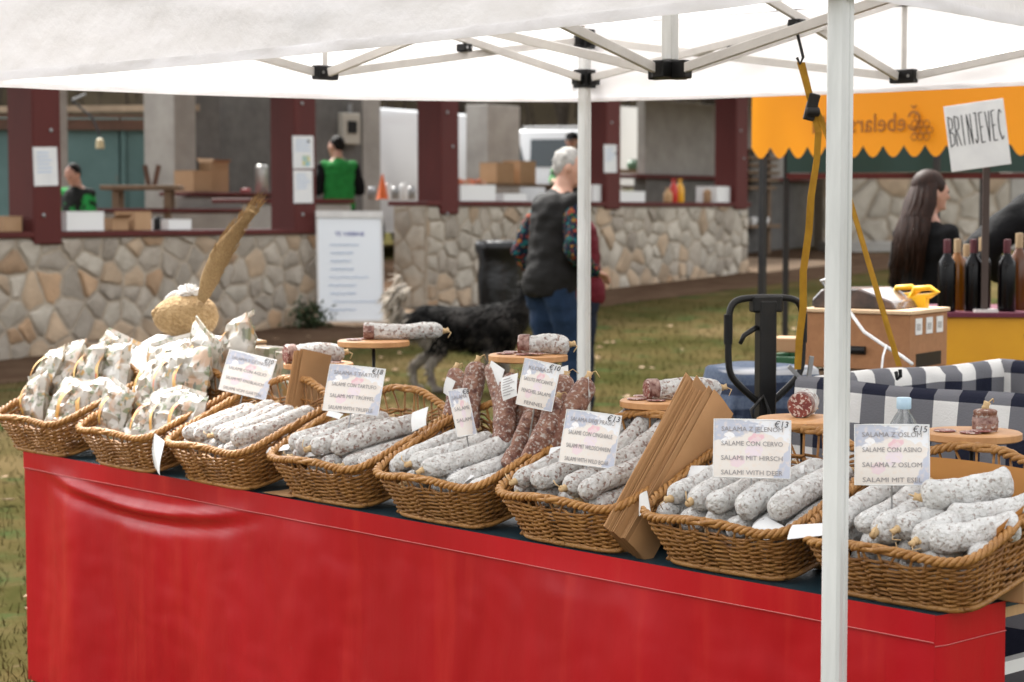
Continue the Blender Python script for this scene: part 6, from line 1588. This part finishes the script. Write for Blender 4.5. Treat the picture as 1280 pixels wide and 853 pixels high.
def drape(L_, place, d_out, d_in, name, seed, rip=.012):
    def f_(u, q):
        x = L_*u; tot = d_out + .06 + d_in; s = q*tot
        wob = rip*math.sin(u*L_*11 + seed + q*3) + .02*mnoise.noise(Vector((u*L_*4, q*3, seed)))
        if s < d_out: y, z = -.022, H_ - (d_out - s); y -= (abs(wob) + .01)*min(1, (d_out - s)*6)
        elif s < d_out + .06: a = math.pi*(s - d_out)/.06; y, z = -.022*math.cos(a), H_ + .018*math.sin(a) + .004*math.sin(x*9 + seed)
        else: y, z = .022 + abs(wob)*.8, H_ - (s - d_out - .06) - .012*mnoise.noise(Vector((x*7, seed, 0)))*(q**4)
        return place(x, y, z)
    b = MB(); b.grid(f_, int(L_*50), 44)
    for fi in b.uv: b.uv[fi] = [(a*L_/1.25, c*(d_out + .06 + d_in)/1.15) for a, c in b.uv[fi]]
    return obj(name, b, ging, gc, smooth=180)
drape(kx, lambda x, y, z: (x, y, z), .95, .12, 'front_drape', 1); drape(ky, lambda x, y, z: (y, ky - x, z), .5, .14, 'side_drape', 2); drape(kx, lambda x, y, z: (kx - x, ky - y, z), .6, .13, 'rear_drape', 3)
b = MB(); b.grid(lambda u, q: (.05 + (kx-.1)*u, .06 + (ky - .12)*q, H_ - .38 + .05*mnoise.noise(Vector((u*5, q*5, 2)))), 40, 30)
for fi in b.uv: b.uv[fi] = [(a, c*.8) for a, c in b.uv[fi]]
obj('inner_cloth', b, ging, gc, smooth=180)
b = MB(); b.box(.08, kx - .08, .08, ky - .08, .13, H_ - .45); tag(obj('packing_box', b, cardboard, None, (KA.x, KA.y, g0), KROT), 'large carton under the cloth inside the mesh container', 'box')
# hand pallet truck
pj = on_Y(957, 440, 6.1); jr = KROT; tr2 = thing('pallet_truck', 'black hand pallet truck with looped steering handle', 'pallet truck', (pj.x, 6.1, g0), R(18)); jh = on_Y(957, 372, 6.1).z - g0
b = MB(); b.box(-.028, .028, -.022, .022, .22, jh - .01); obj('handle_post', b, black_paint, tr2, bevel=.004)
hwid, ztp, zlo = .125, jh, jh - .30
pts = [(-.012, 0, zlo - .03), (-.05, 0, zlo), (-hwid + .012, 0, zlo + .055), (-hwid, 0, zlo + .1), (-hwid, 0, ztp - .05), (-hwid + .014, 0, ztp - .014), (-hwid + .05, 0, ztp), (hwid - .05, 0, ztp), (hwid - .014, 0, ztp - .014), (hwid, 0, ztp - .05), (hwid, 0, zlo + .1), (hwid - .012, 0, zlo + .055), (.05, 0, zlo), (.012, 0, zlo - .03)]
sp = []
for i in range(len(pts)-1):
    for k in range(4): sp.append(Vector(pts[i]).lerp(Vector(pts[i+1]), k/4))
sp.append(Vector(pts[-1]))
for _ in range(3): sp = [sp[0]] + [(sp[i-1] + 2*sp[i] + sp[i+1])/4 for i in range(1, len(sp)-1)] + [sp[-1]]
b = MB(); b.tube(sp, .0105, 10); obj('handle_loop', b, black_paint, tr2, smooth=180)
for s in (-1, 1): b = MB(); b.tube([(s*hwid, 0, ztp - .14), (s*hwid, 0, ztp - .05)], .0135, 10); obj('grip', b, blackpl, tr2, smooth=60)
b = MB(); b.box(-.05, .05, -.018, .018, ztp - .045, ztp + .006); obj('crossbar_clamp', b, black_paint, tr2, bevel=.005)
b = MB(); b.tube([(-.03, 0, ztp - .09), (-.05, -.005, ztp - .10), (-.075, -.005, ztp - .115), (-.088, -.005, ztp - .14)], [.009, .009, .008, .006], 8); obj('release_lever', b, black_paint, tr2, smooth=180)
b = MB(); b.box(-.09, .09, -.07, .1, .05, .3); b.tube([(0, .02, .28), (0, .02, .5)], .045, 12); obj('pump_body', b, black_paint, tr2, bevel=.006)
for s in (-1, 1):
    b = MB(); b.box(s*.19 - .075, s*.19 + .075, .1, .62, .045, .085); obj('fork', b, black_paint, tr2, bevel=.005)
    b = MB(); b.lathe([(.03, -.03), (.085, -.03), (.085, .03), (.03, .03)], 16, Matrix.Translation((s*.06, .0, .085)) @ Matrix.Rotation(R(90), 4, 'Y')); obj('wheel', b, blackpl, tr2)
# yellow karabiner straps hanging at the handle
ysm = mat('ochre_webbing', (.42, .22, .012), .8, col2=(.34, .17, .01), scale=30)
b = MB(); 
for x in (-.045, -.012): b.box(x - .01, x + .012, -.042, -.03, zlo - .26, zlo - .07)
tag(obj('strap_loop', b, ysm, None, (pj.x, 6.1, g0), R(18), bevel=.003), 'short yellow webbing loops hanging from the truck handle', 'strap'); b = MB(); b.tube([(-.05, -.035, zlo - .08), (-.06, -.03, zlo - .04), (-.02, -.028, zlo - .0), (.0, -.03, zlo - .05), (-.01, -.035, zlo - .08)], .006, 6, closed=True); tag(obj('snap_hook', b, dark_metal, None, (pj.x, 6.1, g0), R(18), smooth=180), 'dark metal snap hook on the truck handle', 'hook')
# blue woven blanket over crates
pbk = on_Y(950, 462, 6.85); bh = (pbk.z - g0)/3
for k in range(3): crate_box((pbk.x, 6.9, g0 + k*bh), R(20), .12, .12, bh - .003, old_wood, 'slatted crate in the stack under the blue woven blanket', 'crates under the blanket')
wov = mat('blue_weave', (.06, .085, .14), .95, col2=(.1, .13, .19), scale=90); mixmats(wov, [((.45, .46, .48), 3.2, .6, .63, (.2, .2, 3.5)), ((.02, .03, .06), 2.4, .58, .6, (.2, .2, 3))])
def blk(u, q):
    a = (u-.5)*.56; b_ = (q-.35)*.9; ex, ey = .125, .125
    z = bh*3 + .01; x, y = a, b_
    if abs(a) > ex: z -= (abs(a) - ex); x = math.copysign(ex + .02 + .15*(abs(a) - ex), a)
    if abs(b_) > ey: z -= (abs(b_) - ey); y = math.copysign(ey + .02 + .08*(abs(b_)-ey), b_)
    return (x + .012*math.sin(q*14), y + .012*math.sin(u*16), z + .006*math.sin(u*9 + q*7))
b = MB(); b.grid(blk, 40, 50); tag(obj('blanket', b, wov, None, (pbk.x, 6.9, g0), R(20), smooth=180), 'blue woven blanket with pale stripe draped over crates behind the truck', 'blanket')
# ratchet strap from the tent frame
tc0 = at(Cc, 0); tm = mids[3][0]
def on_truss(px, py):
    best = None
    for k in range(200):
        q = at(tm, ZMT).lerp(at(Cc, ZCB), k/199); d = q - CAMV; u = 640 + FPX*d.x/(d.y*CT - d.z*ST)
        if best is None or abs(u - px) < best[0]: best = (abs(u - px), q)
    return best[1]
hk = on_truss(998, 60); Yh = hk.y
strap = thing('ratchet_strap', 'ochre ratchet strap hooked to the tent frame and tied down', 'strap', hk + Vector((0, 0, -.015)), 0)
def rel(px, py, Y): return on_Y(px, py, Y) - strap.location
b = MB(); b.tube([(.0, 0, .03), (-.012, 0, .015), (.0, 0, -.005), rel(1004, 72, Yh), rel(1000, 80, Yh), rel(996, 72, Yh)], .005, 6); obj('hook', b, dark_metal, strap, smooth=180)
def web(ptsl, wd_, nm):
    b = MB(); rg = []; n_ = len(ptsl)
    ptsl = [Vector(p) for p in ptsl]
    for i in range(n_):
        tw = .5*math.sin(i*.9); sx = Vector((math.cos(tw), math.sin(tw), 0))*wd_/2; sy = Vector((-math.sin(tw), math.cos(tw), 0))*.0014
        rg.append([ptsl[i] - sx - sy, ptsl[i] + sx - sy, ptsl[i] + sx + sy, ptsl[i] - sx + sy])
    b.loft(rg); return obj(nm, b, ysm, strap)
rx = rel(1015, 132, Yh)
web([rel(1001, 78, Yh), rel(1007, 100, Yh), rel(1014, 128, Yh)], .024, 'webbing')
web([rx, rel(1023, 165, Yh), rel(1021, 200, Yh), rel(1014, 245, Yh), rel(1011, 290, Yh + .02), rel(1004, 340, Yh + .04), rel(1004, 385, Yh + .06), rel(999, 425, Yh + .08), rel(997, 462, Yh + .1)], .022, 'webbing')
web([rx + Vector((.01, .01, 0)), rel(1049, 205, Yh), rel(1069, 272, Yh + .02), rel(1098, 370, Yh + .03), rel(1124, 458, Yh + .05)], .018, 'webbing')
b = MB(); b.box(-.016, .016, -.012, .012, -.045, .035, Matrix.Translation(rx) @ Matrix.Rotation(.25, 4, 'Y')); b.tube([rx + Vector((-.018, -.015, -.02)), rx + Vector((.02, -.015, -.02))], .014, 10); obj('ratchet', b, dark_metal, strap, bevel=.003)
e1 = rel(1125, 462, Yh + .05); b = MB(); b.tube([e1, e1 + Vector((.002, 0, -.02)), e1 + Vector((-.004, .02, -.03)), e1 + Vector((-.006, .03, -.01))], .006, 6); obj('end_hook', b, blackpl, strap)
b = MB(); e2 = rel(998, 462, Yh + .1); b.bar(e2 + Vector((-.03, 0, .01)), e2 + Vector((.02, 0, -.04)), .02, .012); b.bar(e2 + Vector((.04, 0, .04)), e2 + Vector((.03, 0, -.04)), .02, .012); obj('buckle', b, grey_metal, strap)
# white rope on the chest
rp_ = [on_Y(1062, 390, 6.9), on_Y(1080, 415, 6.8), on_Y(1105, 432, 6.7), on_Y(1128, 446, 6.6), on_Y(1140, 455, 6.5)]
b = MB(); b.tube([p for p in rp_], .006, 6); b.tube([on_Y(1108, 432, 6.68), on_Y(1104, 445, 6.6), on_Y(1102, 462, 6.5)], .004, 5); tag(obj('rope', b, white_paper, None, smooth=180), 'white rope slung from the chest to the container rim', 'rope')
# sliced plastic wrap beside the cut face
